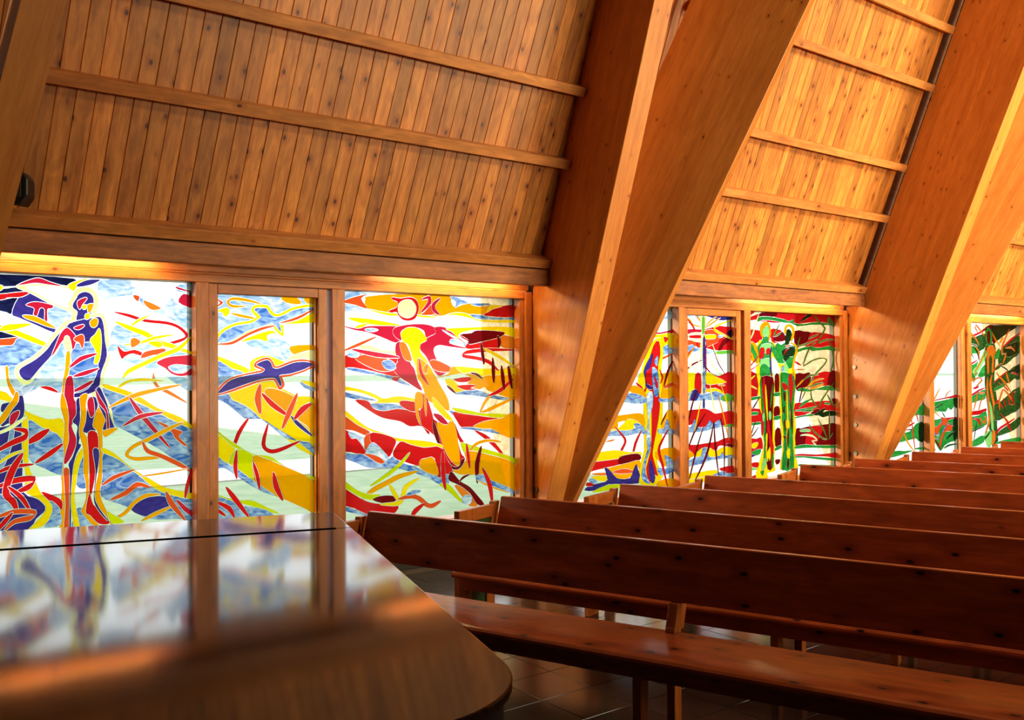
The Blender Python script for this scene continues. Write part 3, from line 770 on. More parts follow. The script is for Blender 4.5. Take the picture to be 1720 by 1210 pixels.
# ------------------------------------------------------------------ helpers
P = 4.912                     # bay pitch
D = 6.544                     # plane of the glass
def tag(o, label=None, cat=None, group=None, kind=None):
    if label: o['label'] = label
    if cat: o['category'] = cat
    if group: o['group'] = group
    if kind: o['kind'] = kind
    return o

def mesh_from(verts, faces, name='mesh', smooth=False):
    me = bpy.data.meshes.new(name)
    me.from_pydata([tuple(v) for v in verts], [], faces)
    me.validate()
    bm = bmesh.new(); bm.from_mesh(me)
    bmesh.ops.recalc_face_normals(bm, faces=bm.faces)
    bm.to_mesh(me); bm.free()
    if smooth:
        for p_ in me.polygons: p_.use_smooth = True
    return me

def obj(name, me, mat=None, parent=None, mw=None):
    """link a mesh; mw = placement in the parent's space (or the world)"""
    o = bpy.data.objects.new(name, me)
    COL.objects.link(o)
    if mat is not None:
        if len(me.materials) == 0: me.materials.append(mat)
        elif me.materials[0] != mat:
            o.material_slots[0].link = 'OBJECT'; o.material_slots[0].material = mat
    if parent is not None: o.parent = parent
    if mw is not None: o.matrix_local = mw
    return o

def empty(name, loc=(0, 0, 0), rz=0.0):
    e = bpy.data.objects.new(name, None)
    COL.objects.link(e)
    e.empty_display_size = 0.1
    e.location = loc
    e.rotation_euler = (0, 0, rz)
    return e

def bevelled(me, w, seg=1):
    if w <= 0: return me
    bm = bmesh.new(); bm.from_mesh(me)
    ed = [e for e in bm.edges if len(e.link_faces) == 2 and e.calc_face_angle(0) > 0.5]
    bmesh.ops.bevel(bm, geom=ed, offset=w, segments=seg, affect='EDGES', profile=0.5, clamp_overlap=True)
    bm.to_mesh(me); bm.free()
    return me

def box_me(x0, x1, y0, y1, z0, z1, bev=0.0, name='box'):
    v = [(x, y, z) for x in (x0, x1) for y in (y0, y1) for z in (z0, z1)]
    f = [(0, 1, 3, 2), (4, 6, 7, 5), (0, 4, 5, 1), (2, 3, 7, 6), (0, 2, 6, 4), (1, 5, 7, 3)]
    return bevelled(mesh_from(v, f, name), bev)

def prism_me(pts, lo, hi, bev=0.0, name='prism', seg=1):
    """polygon in local XY (2D points) extruded along local Z from lo to hi"""
    n = len(pts)
    v = [(p[0], p[1], lo) for p in pts] + [(p[0], p[1], hi) for p in pts]
    f = [tuple(range(n))[::-1], tuple(range(n, 2 * n))] + [(i, (i + 1) % n, n + (i + 1) % n, n + i) for i in range(n)]
    return bevelled(mesh_from(v, f, name), bev, seg)

def frame(origin, ex, ey):
    ex = Vector(ex).normalized(); ey = Vector(ey)
    ez = ex.cross(ey).normalized(); ey = ez.cross(ex)
    mm = Matrix((ex, ey, ez)).transposed().to_4x4()
    mm.translation = origin
    return mm

def cyl_me(r, h, n=16, name='disc', bev=0.0):
    pts = [(r * math.cos(2 * math.pi * i / n), r * math.sin(2 * math.pi * i / n)) for i in range(n)]
    return prism_me(pts, 0, h, bev, name)

def s2l(c):
    return tuple(((x / 255.0) / 12.92 if x / 255.0 <= 0.04045 else ((x / 255.0 + 0.055) / 1.055) ** 2.4) for x in c) + (1.0,)

# ------------------------------------------------------------------ materials
def new_mat(name):
    mt = bpy.data.materials.new(name)
    mt.use_nodes = True
    nt = mt.node_tree
    for n in list(nt.nodes): nt.nodes.remove(n)
    out = nt.nodes.new('ShaderNodeOutputMaterial')
    return mt, nt, out

def wood(name, light, dark, axis='X', rough=0.45, coat=0.0, knot=0.6, knot_scale=5.0, vary=0.25, band=None, grain=1.0, knot_col=(74, 32, 10), kr=0.013, fig=0.18):
    mt, nt, out = new_mat(name)
    N, L = nt.nodes.new, nt.links.new
    bs = N('ShaderNodeBsdfPrincipled')
    tc = N('ShaderNodeTexCoord'); oi = N('ShaderNodeObjectInfo')
    off = N('ShaderNodeVectorMath'); off.operation = 'MULTIPLY_ADD'
    comb = N('ShaderNodeCombineXYZ')
    for k in range(3): L(oi.outputs['Random'], comb.inputs[k])
    L(comb.outputs[0], off.inputs[0]); off.inputs[1].default_value = (37.0, 53.0, 71.0)
    L(tc.outputs['Object'], off.inputs[2])
    # knots
    kn = N('ShaderNodeTexVoronoi'); kn.voronoi_dimensions = '2D'; kn.inputs['Scale'].default_value = knot_scale
    sx = N('ShaderNodeSeparateXYZ'); L(off.outputs[0], sx.inputs[0])
    ia, ib, ic = {'X': (0, 1, 2), 'Y': (1, 0, 2), 'Z': (2, 0, 1)}[axis]
    sm = N('ShaderNodeMath'); sm.operation = 'ADD'; L(sx.outputs[ib], sm.inputs[0]); L(sx.outputs[ic], sm.inputs[1])
    st = N('ShaderNodeMath'); st.operation = 'MULTIPLY'; st.inputs[1].default_value = 0.62; L(sx.outputs[ia], st.inputs[0])
    kv = N('ShaderNodeCombineXYZ'); L(st.outputs[0], kv.inputs[0]); L(sm.outputs[0], kv.inputs[1])
    L(kv.outputs[0], kn.inputs['Vector'])
    kmask = N('ShaderNodeValToRGB')
    kmask.color_ramp.elements[0].position = kr * knot_scale * 0.55; kmask.color_ramp.elements[0].color = (1, 1, 1, 1)
    kmask.color_ramp.elements[1].position = kr * knot_scale; kmask.color_ramp.elements[1].color = (0, 0, 0, 1)
    L(kn.outputs['Distance'], kmask.inputs[0])
    sep = N('ShaderNodeSeparateColor'); L(kn.outputs['Color'], sep.inputs[0])
    gt = N('ShaderNodeMapRange'); gt.inputs[1].default_value = 1.0 - knot; gt.inputs[2].default_value = 1.0 - knot + 0.25
    L(sep.outputs[0], gt.inputs[0])
    km = N('ShaderNodeMath'); km.operation = 'MULTIPLY'; L(kmask.outputs[0], km.inputs[0]); L(gt.outputs[0], km.inputs[1])
    halo = N('ShaderNodeMapRange'); halo.inputs[1].default_value = kr * knot_scale; halo.inputs[2].default_value = kr * knot_scale * 3.2
    halo.inputs[3].default_value = 0.22; halo.inputs[4].default_value = 0.0
    L(kn.outputs['Distance'], halo.inputs[0])
    hm = N('ShaderNodeMath'); hm.operation = 'MULTIPLY'; L(halo.outputs[0], hm.inputs[0]); L(gt.outputs[0], hm.inputs[1])
    # grain, stretched along the chosen axis and bent round the knots
    mp = N('ShaderNodeMapping'); L(off.outputs[0], mp.inputs[0])
    sc = {'X': (0.7, 9, 9), 'Y': (9, 0.7, 9), 'Z': (9, 9, 0.7)}[axis]
    mp.inputs['Scale'].default_value = tuple(s * grain for s in sc)
    n1 = N('ShaderNodeTexNoise'); n1.inputs['Scale'].default_value = 1.6; n1.inputs['Detail'].default_value = 5
    n1.inputs['Distortion'].default_value = 0.5
    L(mp.outputs[0], n1.inputs['Vector'])
    n2 = N('ShaderNodeTexNoise'); n2.inputs['Scale'].default_value = 9.0; n2.inputs['Detail'].default_value = 3
    L(mp.outputs[0], n2.inputs['Vector'])
    mixg = N('ShaderNodeMath'); mixg.operation = 'MULTIPLY_ADD'; mixg.inputs[1].default_value = 0.35
    L(n2.outputs[0], mixg.inputs[0])
    a1 = N('ShaderNodeMath'); a1.operation = 'MULTIPLY'; a1.inputs[1].default_value = 0.75
    L(n1.outputs[0], a1.inputs[0])
    a2 = N('ShaderNodeMath'); a2.operation = 'ADD'; L(a1.outputs[0], a2.inputs[0]); L(hm.outputs[0], a2.inputs[1])
    L(a2.outputs[0], mixg.inputs[2])
    rp = N('ShaderNodeValToRGB')
    rp.color_ramp.elements[0].position = 0.34; rp.color_ramp.elements[0].color = s2l(light)
    rp.color_ramp.elements[1].position = 0.78; rp.color_ramp.elements[1].color = s2l(dark)
    L(mixg.outputs[0], rp.inputs[0])
    # broad lighter and darker figure along the piece
    mp3 = N('ShaderNodeMapping'); L(off.outputs[0], mp3.inputs[0])
    mp3.inputs['Scale'].default_value = {'X': (2.2, 7, 7), 'Y': (7, 2.2, 7), 'Z': (7, 7, 2.2)}[axis]
    n3 = N('ShaderNodeTexNoise'); n3.inputs['Scale'].default_value = 2.0; n3.inputs['Detail'].default_value = 2; n3.inputs['Distortion'].default_value = 1.2
    L(mp3.outputs[0], n3.inputs['Vector'])
    f3 = N('ShaderNodeMapRange'); f3.inputs[1].default_value = 0.35; f3.inputs[2].default_value = 0.68; f3.inputs[3].default_value = 1 - fig * .9; f3.inputs[4].default_value = 1 + fig * 1.1
    L(n3.outputs[0], f3.inputs[0])
    # piece to piece variation
    hsv = N('ShaderNodeHueSaturation'); L(rp.outputs[0], hsv.inputs['Color'])
    mr = N('ShaderNodeMapRange'); mr.inputs[3].default_value = 1.0 - vary; mr.inputs[4].default_value = 1.0 + vary * 0.45
    L(oi.outputs['Random'], mr.inputs[0])
    vm3 = N('ShaderNodeMath'); vm3.operation = 'MULTIPLY'; L(mr.outputs[0], vm3.inputs[0]); L(f3.outputs[0], vm3.inputs[1])
    L(vm3.outputs[0], hsv.inputs['Value'])
    mk = N('ShaderNodeMix'); mk.data_type = 'RGBA'
    L(km.outputs[0], mk.inputs['Factor']); L(hsv.outputs[0], mk.inputs['A']); mk.inputs['B'].default_value = s2l(knot_col)
    col = mk.outputs['Result']
    if band:                                     # lamination lines across the beam depth
        bm_ = N('ShaderNodeSeparateXYZ'); L(tc.outputs['Object'], bm_.inputs[0])
        fr = N('ShaderNodeMath'); fr.operation = 'MODULO'; fr.inputs[1].default_value = band
        ab = N('ShaderNodeMath'); ab.operation = 'ADD'; ab.inputs[1].default_value = 50.0
        L(bm_.outputs[1], ab.inputs[0]); L(ab.outputs[0], fr.inputs[0])
        lt = N('ShaderNodeMath'); lt.operation = 'LESS_THAN'; lt.inputs[1].default_value = 0.0022
        L(fr.outputs[0], lt.inputs[0])
        lm = N('ShaderNodeMath'); lm.operation = 'MULTIPLY'; lm.inputs[1].default_value = 0.45; L(lt.outputs[0], lm.inputs[0])
        mb = N('ShaderNodeMix'); mb.data_type = 'RGBA'
        L(lm.outputs[0], mb.inputs['Factor']); L(col, mb.inputs['A']); mb.inputs['B'].default_value = s2l(dark)
        col = mb.outputs['Result']
    L(col, bs.inputs['Base Color'])
    bs.inputs['Roughness'].default_value = rough
    bs.inputs['Coat Weight'].default_value = coat
    bs.inputs['Coat Roughness'].default_value = 0.12
    bp = N('ShaderNodeBump'); bp.inputs['Strength'].default_value = 0.12; bp.inputs['Distance'].default_value = 0.004
    L(mixg.outputs[0], bp.inputs['Height']); L(bp.outputs[0], bs.inputs['Normal'])
    L(bs.outputs[0], out.inputs[0])
    return mt

def plain(name, col, rough=0.5, metal=0.0, noise=0.0, scale=20.0, coat=0.0, bump=0.0):
    mt, nt, out = new_mat(name)
    N, L = nt.nodes.new, nt.links.new
    bs = N('ShaderNodeBsdfPrincipled')
    n = N('ShaderNodeTexNoise'); n.inputs['Scale'].default_value = scale; n.inputs['Detail'].default_value = 6
    tc = N('ShaderNodeTexCoord'); L(tc.outputs['Object'], n.inputs['Vector'])
    c = s2l(col)
    rp = N('ShaderNodeValToRGB')
    rp.color_ramp.elements[0].position = 0.3; rp.color_ramp.elements[0].color = tuple(x * (1 - noise) for x in c[:3]) + (1,)
    rp.color_ramp.elements[1].position = 0.7; rp.color_ramp.elements[1].color = tuple(min(1, x * (1 + noise)) for x in c[:3]) + (1,)
    L(n.outputs[0], rp.inputs[0]); L(rp.outputs[0], bs.inputs['Base Color'])
    bs.inputs['Roughness'].default_value = rough; bs.inputs['Metallic'].default_value = metal
    bs.inputs['Coat Weight'].default_value = coat
    if bump:
        bp = N('ShaderNodeBump'); bp.inputs['Strength'].default_value = bump; bp.inputs['Distance'].default_value = 0.003
        L(n.outputs[0], bp.inputs['Height']); L(bp.outputs[0], bs.inputs['Normal'])
    L(bs.outputs[0], out.inputs[0])
    return mt

def front_fresnel(nt, ior):
    """surface reflection of thin sheet glass, counted once, on the side that faces the ray"""
    N, L = nt.nodes.new, nt.links.new
    fr = N('ShaderNodeFresnel'); fr.inputs[0].default_value = ior
    ge = N('ShaderNodeNewGeometry')
    iv = N('ShaderNodeMath'); iv.operation = 'SUBTRACT'; iv.inputs[0].default_value = 1.0; L(ge.outputs['Backfacing'], iv.inputs[1])
    mu = N('ShaderNodeMath'); mu.operation = 'MULTIPLY'; L(fr.outputs[0], mu.inputs[0]); L(iv.outputs[0], mu.inputs[1])
    return mu.outputs[0]

def glass_mat(name, c1, c2=None, scale=7.0, diffuse=0.42):
    """coloured sheet glass: partly clear, partly milky, with streaks in the streaky sorts"""
    mt, nt, out = new_mat(name)
    N, L = nt.nodes.new, nt.links.new
    tr = N('ShaderNodeBsdfTransparent'); tl = N('ShaderNodeBsdfTranslucent'); gl = N('ShaderNodeBsdfGlossy')
    gl.inputs['Roughness'].default_value = 0.08
    tc = N('ShaderNodeTexCoord'); oi = N('ShaderNodeObjectInfo')
    mp = N('ShaderNodeMapping'); L(tc.outputs['Object'], mp.inputs[0])
    mp.inputs['Scale'].default_value = (1.0, 1.0, 2.6); mp.inputs['Rotation'].default_value = (0, 0.6, 0)
    n = N('ShaderNodeTexNoise'); n.inputs['Scale'].default_value = scale; n.inputs['Detail'].default_value = 5; n.inputs['Distortion'].default_value = 1.6
    L(mp.outputs[0], n.inputs['Vector'])
    rp = N('ShaderNodeValToRGB')
    a = s2l(c1); b = s2l(c2) if c2 else tuple(x * 0.94 for x in a[:3]) + (1,)
    rp.color_ramp.elements[0].position = 0.36; rp.color_ramp.elements[0].color = a
    rp.color_ramp.elements[1].position = 0.66; rp.color_ramp.elements[1].color = b
    L(n.outputs[0], rp.inputs[0])
    hsv = N('ShaderNodeHueSaturation'); L(rp.outputs[0], hsv.inputs['Color'])
    mr = N('ShaderNodeMapRange'); mr.inputs[3].default_value = 0.66; mr.inputs[4].default_value = 0.78
    L(oi.outputs['Random'], mr.inputs[0]); L(mr.outputs[0], hsv.inputs['Value'])
    L(hsv.outputs[0], tr.inputs[0]); L(hsv.outputs[0], tl.inputs[0])
    mx = N('ShaderNodeMixShader'); mx.inputs[0].default_value = diffuse
    L(tr.outputs[0], mx.inputs[1]); L(tl.outputs[0], mx.inputs[2])
    mg = N('ShaderNodeMixShader'); L(front_fresnel(nt, 1.10), mg.inputs[0]); L(mx.outputs[0], mg.inputs[1]); L(gl.outputs[0], mg.inputs[2])
    L(mg.outputs[0], out.inputs[0])
    return mt

def clear_pane_mat():
    mt, nt, out = new_mat('clear_float_glass')
    N, L = nt.nodes.new, nt.links.new
    tr = N('ShaderNodeBsdfTransparent'); tr.inputs[0].default_value = (0.975, 0.985, 0.975, 1)
    gl = N('ShaderNodeBsdfGlossy'); gl.inputs['Roughness'].default_value = 0.03
    mg = N('ShaderNodeMixShader'); L(front_fresnel(nt, 1.10), mg.inputs[0]); L(tr.outputs[0], mg.inputs[1]); L(gl.outputs[0], mg.inputs[2])
    L(mg.outputs[0], out.inputs[0])
    return mt

def grass_mat():
    mt, nt, out = new_mat('lawn')
    N, L = nt.nodes.new, nt.links.new
    bs = N('ShaderNodeBsdfPrincipled'); tc = N('ShaderNodeTexCoord')
    n = N('ShaderNodeTexNoise'); n.inputs['Scale'].default_value = 3.0; n.inputs['Detail'].default_value = 8
    L(tc.outputs['Object'], n.inputs['Vector'])
    rp = N('ShaderNodeValToRGB')
    rp.color_ramp.elements[0].position = 0.35; rp.color_ramp.elements[0].color = (0.17, 0.26, 0.15, 1)
    rp.color_ramp.elements[1].position = 0.7; rp.color_ramp.elements[1].color = (0.25, 0.32, 0.21, 1)
    L(n.outputs[0], rp.inputs[0]); L(rp.outputs[0], bs.inputs['Base Color'])
    bs.inputs['Roughness'].default_value = 0.95
    L(bs.outputs[0], out.inputs[0])
    return mt

def emit_mat(name, col, s):
    mt, nt, out = new_mat(name)
    e = nt.nodes.new('ShaderNodeEmission'); e.inputs[0].default_value = col + (1,); e.inputs[1].default_value = s
    nt.links.new(e.outputs[0], out.inputs[0])
    return mt

BOARD = wood('pine_board', (222, 148, 66), (166, 92, 32), 'X', 0.42, 0.0, 0.55, 7.5, 0.34, grain=1.0, kr=0.014)
BEAM = wood('glulam', (222, 146, 64), (186, 106, 38), 'X', 0.40, 0.10, 0.28, 9.0, 0.10, band=0.045, kr=0.008, fig=0.07)
RAIL = wood('purlin_pine', (212, 142, 72), (172, 100, 42), 'X', 0.45, 0.0, 0.35, 5.0, 0.15)
ROUGH = wood('rough_sawn_fascia', (188, 114, 52), (118, 62, 24), 'X', 0.6, 0.0, 0.5, 3.5, 0.1, grain=2.0)
FRAME_H = wood('window_pine_rail', (210, 130, 52), (170, 92, 32), 'X', 0.42, 0.1, 0.35, 6.0, 0.12)
FRAME_V = wood('window_pine_post', (210, 130, 52), (170, 92, 32), 'Z', 0.42, 0.1, 0.35, 6.0, 0.12)
PEW_X = wood('pew_pine', (194, 90, 38), (140, 54, 20), 'X', 0.36, 0.25, 0.7, 6.0, 0.10, knot_col=(26, 9, 4), kr=0.014)
PEW_Z = wood('pew_post_pine', (204, 118, 46), (168, 84, 28), 'Z', 0.36, 0.2, 0.3, 6.0, 0.08)
PEW_Y = wood('pew_arm_pine', (196, 108, 42), (160, 78, 26), 'Y', 0.36, 0.2, 0.4, 6.0, 0.08)
DECK = wood('roof_deck', (96, 58, 28), (66, 38, 18), 'X', 0.7, 0.0, 0.2)
GREEN = plain('green_painted_panel', (52, 78, 34), 0.5, noise=0.1)
SLATE = plain('slate_tile', (58, 50, 44), 0.17, noise=0.35, scale=6.0, bump=0.05)
GROUT = plain('tile_grout', (92, 84, 74), 0.8, noise=0.1)
BLACK = plain('black_plastic', (18, 17, 16), 0.45, noise=0.1)
STEEL = plain('zinc_bolt', (120, 110, 96), 0.35, 1.0, 0.15, 60)
GREY = plain('grey_window_profile', (96, 96, 92), 0.5, noise=0.05)
HEATER = plain('dark_heater', (44, 42, 38), 0.5, noise=0.1)
PLASTER = plain('warm_wall', (150, 104, 62), 0.8, noise=0.08)
OUTWOOD = wood('weathered_boards', (226, 210, 176), (196, 176, 138), 'Z', 0.7, 0.0, 0.3, 4.0, 0.05)
GRAVEL = plain('gravel_path', (184, 182, 176), 0.95, noise=0.12, scale=8)
MATTE = plain('dull_black_hinge', (10, 8, 7), 1.0)
MATTE.node_tree.nodes['Principled BSDF'].inputs['Specular IOR Level'].default_value = 0.0
PANE = clear_pane_mat()
TUBE = emit_mat('lit_tube', (1.0, 0.70, 0.30), 75.0)

def piano_mat():
    mt, nt, out = new_mat('dark_polished_veneer')
    N, L = nt.nodes.new, nt.links.new
    bs = N('ShaderNodeBsdfPrincipled'); tc = N('ShaderNodeTexCoord')
    mp = N('ShaderNodeMapping'); mp.inputs['Scale'].default_value = (26, 1.2, 8); L(tc.outputs['Object'], mp.inputs[0])
    n = N('ShaderNodeTexNoise'); n.inputs['Scale'].default_value = 1.5; n.inputs['Detail'].default_value = 6; L(mp.outputs[0], n.inputs['Vector'])
    rp = N('ShaderNodeValToRGB')
    rp.color_ramp.elements[0].position = 0.35; rp.color_ramp.elements[0].color = s2l((34, 19, 10))
    rp.color_ramp.elements[1].position = 0.7; rp.color_ramp.elements[1].color = s2l((60, 36, 18))
    L(n.outputs[0], rp.inputs[0])
    # small pale chips and scuffs in the varnish
    v = N('ShaderNodeTexVoronoi'); v.inputs['Scale'].default_value = 7.0; L(tc.outputs['Object'], v.inputs['Vector'])
    vm = N('ShaderNodeValToRGB'); vm.color_ramp.elements[0].position = 0.02; vm.color_ramp.elements[0].color = (1, 1, 1, 1)
    vm.color_ramp.elements[1].position = 0.045; vm.color_ramp.elements[1].color = (0, 0, 0, 1)
    L(v.outputs['Distance'], vm.inputs[0])
    sp = N('ShaderNodeSeparateColor'); L(v.outputs['Color'], sp.inputs[0])
    g = N('ShaderNodeMath'); g.operation = 'GREATER_THAN'; g.inputs[1].default_value = 0.72; L(sp.outputs[1], g.inputs[0])
    mu = N('ShaderNodeMath'); mu.operation = 'MULTIPLY'; L(vm.outputs[0], mu.inputs[0]); L(g.outputs[0], mu.inputs[1])
    mk = N('ShaderNodeMix'); mk.data_type = 'RGBA'; L(mu.outputs[0], mk.inputs['Factor']); L(rp.outputs[0], mk.inputs['A'])
    mk.inputs['B'].default_value = s2l((170, 140, 110))
    L(mk.outputs['Result'], bs.inputs['Base Color'])
    n2 = N('ShaderNodeTexNoise'); n2.inputs['Scale'].default_value = 3.0; n2.inputs['Detail'].default_value = 8; L(mp.outputs[0], n2.inputs['Vector'])
    mr = N('ShaderNodeMapRange'); mr.inputs[3].default_value = 0.35; mr.inputs[4].default_value = 0.5; L(n2.outputs[0], mr.inputs[0])
    L(mr.outputs[0], bs.inputs['Roughness'])
    bs.inputs['Coat Weight'].default_value = 1.0; bs.inputs['Coat Roughness'].default_value = 0.075; bs.inputs['Coat IOR'].default_value = 1.42
    bs.inputs['Specular IOR Level'].default_value = 0.0
    bp = N('ShaderNodeBump'); bp.inputs['Strength'].default_value = 0.05; bp.inputs['Distance'].default_value = 0.002
    L(n2.outputs[0], bp.inputs['Height']); L(bp.outputs[0], bs.inputs['Normal'])
    L(bs.outputs[0], out.inputs[0])
    return mt
VENEER = piano_mat()

# ------------------------------------------------------------------ the shell
# floor: grout bed with dark slate tiles laid parallel to the window wall
floor = tag(obj('floor', box_me(-8, 20, -6.5, 6.56, -0.2, -0.004), GROUT), kind='structure')
TS = 0.3125
tile = box_me(0.002, TS - 0.002, 0.002, TS - 0.002, -0.006, 0.0, 0.0015, 'slate_tile')
for i in range(-5, 13):
    for j in range(-8, 9):
        if len(floor.children) >= 300: break
        x, y = 3.222 + i * TS, 3.833 + j * TS
        if y + TS > 6.5: continue
        obj('tile', tile, SLATE, floor, Matrix.Translation((x, y, 0)))
rest = []
me_v, me_f = [], []
for i in range(-36, 54):
    for j in range(-33, 9):
        x, y = 3.222 + i * TS, 3.833 + j * TS
        if -5 <= i < 13 and -8 <= j < 9: continue
        if y + TS > 6.52 or x < -7.9 or x > 19.6 or y < -6.4: continue
        b = len(me_v)
        me_v += [(x + .002, y + .002, 0), (x + TS - .002, y + .002, 0), (x + TS - .002, y + TS - .002, 0), (x + .002, y + TS - .002, 0)]
        me_f.append((b, b + 1, b + 2, b + 3))
tag(obj('tile', mesh_from(me_v, me_f), SLATE, floor), kind='stuff')

# ground outside
tag(obj('ground', mesh_from([(-150, 6.9, -0.15), (220, 6.9, -0.15), (220, 260, -0.15), (-150, 260, -0.15)], [(0, 1, 2, 3)]), grass_mat()), kind='structure')
tag(obj('gravel_path', box_me(-90, 160, 14.5, 17.0, -0.2, -0.13), GRAVEL), 'pale gravel path across the lawn outside the windows', 'path', kind='structure')

tag(obj('gravel_yard', box_me(10.5, 160, 8.6, 120, -0.2, -0.12), GRAVEL), 'pale gravel yard outside the farther windows', 'yard', kind='structure')

# roof slopes: the bays differ slightly in pitch
BAYM = {0: 2.8, 1: 2.5, 2: 2.5}
Y0, Z0 = 6.30, 2.607
def slope(k):
    mm = BAYM[k]; q = math.hypot(1, mm)
    return Vector((0, -1 / q, mm / q)), Vector((0, -mm / q, -1 / q))
def roof_pt(k, x, z, inward=0.0):
    es, ni = slope(k)
    return Vector((x, Y0 - (z - Z0) / BAYM[k], z)) + ni * inward
SPAN = {0: (0.35, 5.24), 1: (5.46, 10.15), 2: (10.37, 15.06)}
DECKX = {0: (0.35, 5.35), 1: (5.35, 10.26), 2: (10.26, 15.9)}
dv, df = [], []
for k in range(3):
    a, b = DECKX[k]
    i0 = len(dv)
    dv += [roof_pt(k, a, 2.42, -.03), roof_pt(k, b, 2.42, -.03), roof_pt(k, b, 7.6, -.03), roof_pt(k, a, 7.6, -.03)]
    df.append((i0, i0 + 1, i0 + 2, i0 + 3))
for a, b in ((-8, .35), (15.2, 20)):
    i0 = len(dv)
    dv += [(a, 6.36, 2.42), (b, 6.36, 2.42), (b, 4.30, 7.6), (a, 4.30, 7.6)]
    df.append((i0, i0 + 1, i0 + 2, i0 + 3))
i0 = len(dv)
dv += [(-8, -6.36, 2.42), (20, -6.36, 2.42), (20, -4.3, 7.6), (-8, -4.3, 7.6)]; df.append((i0, i0 + 1, i0 + 2, i0 + 3))
i0 = len(dv)
dv += [(-8, -4.4, 7.58), (20, -4.4, 7.58), (20, 4.6, 7.58), (-8, 4.6, 7.58)]; df.append((i0, i0 + 1, i0 + 2, i0 + 3))
ceiling = tag(obj('ceiling', mesh_from(dv, df), DECK), kind='structure')

def board_me(w, L, name='board'):
    c, t = 0.005, 0.022
    prof = [(-w / 2, -t), (-w / 2, -c), (-w / 2 + c * .8, 0), (w / 2 - c * .8, 0), (w / 2, -c), (w / 2, -t)]
    n = len(prof)
    v = [(0, p[0], p[1]) for p in prof] + [(L, p[0], p[1]) for p in prof]
    f = [tuple(range(n)), tuple(range(2 * n - 1, n - 1, -1))] + [(i, n + i, n + (i + 1) % n, (i + 1) % n) for i in range(n)]
    return mesh_from(v, f, name)
BW = {0: 0.112, 1: 0.095, 2: 0.100}
for k in range(3):
    a, b = SPAN[k]
    bw = BW[k]
    n = int(round((b - a) / bw)); bw = (b - a) / n
    es, ni = slope(k)
    L = (7.0 - 2.545) / es.z
    me = board_me(bw - 0.0012, L)
    for i in range(n):
        xc = a + (i + .5) * bw
        sh = 0.075 if k == 0 else 0.0          # the boards of the first bay run slightly askew
        ex = (es + Vector((sh, 0, 0)))
        o = roof_pt(k, xc - (sh * .25 if k == 0 else 0), 2.545, random.uniform(-.0015, .0015))
        obj('board', me, BOARD, ceiling, frame(o, ex, (-1, 0, 0)))

# end walls, solid opposite wall without openings
tag(obj('wall_left', box_me(-8.2, -8, -6.6, 6.6, 0, 7.7), PLASTER), kind='structure')
tag(obj('wall_right', box_me(20, 20.2, -6.6, 6.6, 0, 7.7), PLASTER), kind='structure')
tag(obj('wall_back', box_me(-8, 20, -6.60, -6.48, 0, 2.7), PLASTER), kind='structure')

# foot of the window wall
tag(obj('wall_front', box_me(-8, 20, 6.50, 6.62, 0.0, 0.30, 0), HEATER), kind='structure')
tag(obj('wall_front.001', box_me(-8, 0.55, 6.50, 6.62, 0.30, 2.7, 0), PLASTER), kind='structure')
tag(obj('wall_front.002', box_me(15.28, 20, 6.50, 6.62, 0.30, 2.7, 0), PLASTER), kind='structure')
tag(obj('wall_front.003', box_me(0.55, 15.28, 6.52, 6.62, 2.352, 2.75, 0), DECK), kind='structure')

for k in range(3):
    x1_ = 5.572 if k < 2 else 5.46
    tag(obj('wall_front.%03d' % (4 + k), box_me(k * P + 5.237, k * P + x1_, 6.52, 6.62, .30, 2.352), DECK), kind='structure')

# ------------------------------------------------------------------ windows and doors
exec_cols = {
 'K': ((14, 15, 44), (30, 34, 78)), 'N': ((52, 40, 124), (66, 56, 140)), 'M': ((52, 104, 190), (182, 212, 240)),
 'B': ((128, 176, 222), (240, 246, 252)), 'C': ((206, 30, 60), None), 'R': ((218, 26, 28), None), 'D': ((118, 12, 18), None),
 'E': ((232, 84, 34), None), 'O': ((238, 126, 32), None), 'A': ((252, 168, 0), None), 'Y': ((255, 226, 14), (255, 214, 0)),
 'L': ((252, 246, 150), (252, 248, 186)), 'lime': ((214, 222, 0), None), 'G': ((30, 138, 50), (60, 166, 72)), 'G2': ((104, 184, 56), None),
 'H': ((104, 132, 52), None), 'H2': ((28, 74, 32), (48, 104, 44)), 'J': ((126, 204, 112), (160, 220, 120)), 'K2': ((18, 40, 18), (30, 58, 26)),
}
GM = {k: glass_mat('glass_' + {'K': 'blue_black', 'N': 'violet', 'M': 'streaky_blue', 'B': 'pale_streaky_blue', 'C': 'crimson', 'R': 'red', 'D': 'dark_red',
      'E': 'vermilion', 'O': 'orange', 'A': 'amber', 'Y': 'yellow', 'L': 'pale_yellow', 'lime': 'lime', 'G': 'green', 'G2': 'leaf_green', 'H': 'olive',
      'H2': 'dark_green', 'K2': 'green_black', 'J': 'light_green'}[k], *v) for k, v in exec_cols.items()}

def smooth_poly(pts, sub):
    n = len(pts); out = []
    for i in range(n):
        p0, p1, p2, p3 = pts[i - 1], pts[i], pts[(i + 1) % n], pts[(i + 2) % n]
        out.append(p1)
        for s in range(1, sub):
            t = s / sub
            out.append(0.5 * ((2 * p1) + (p2 - p0) * t + (2 * p0 - 5 * p1 + 4 * p2 - p3) * t * t + (3 * p1 - p0 - 3 * p2 + p3) * t ** 3))
    return np.array(out)

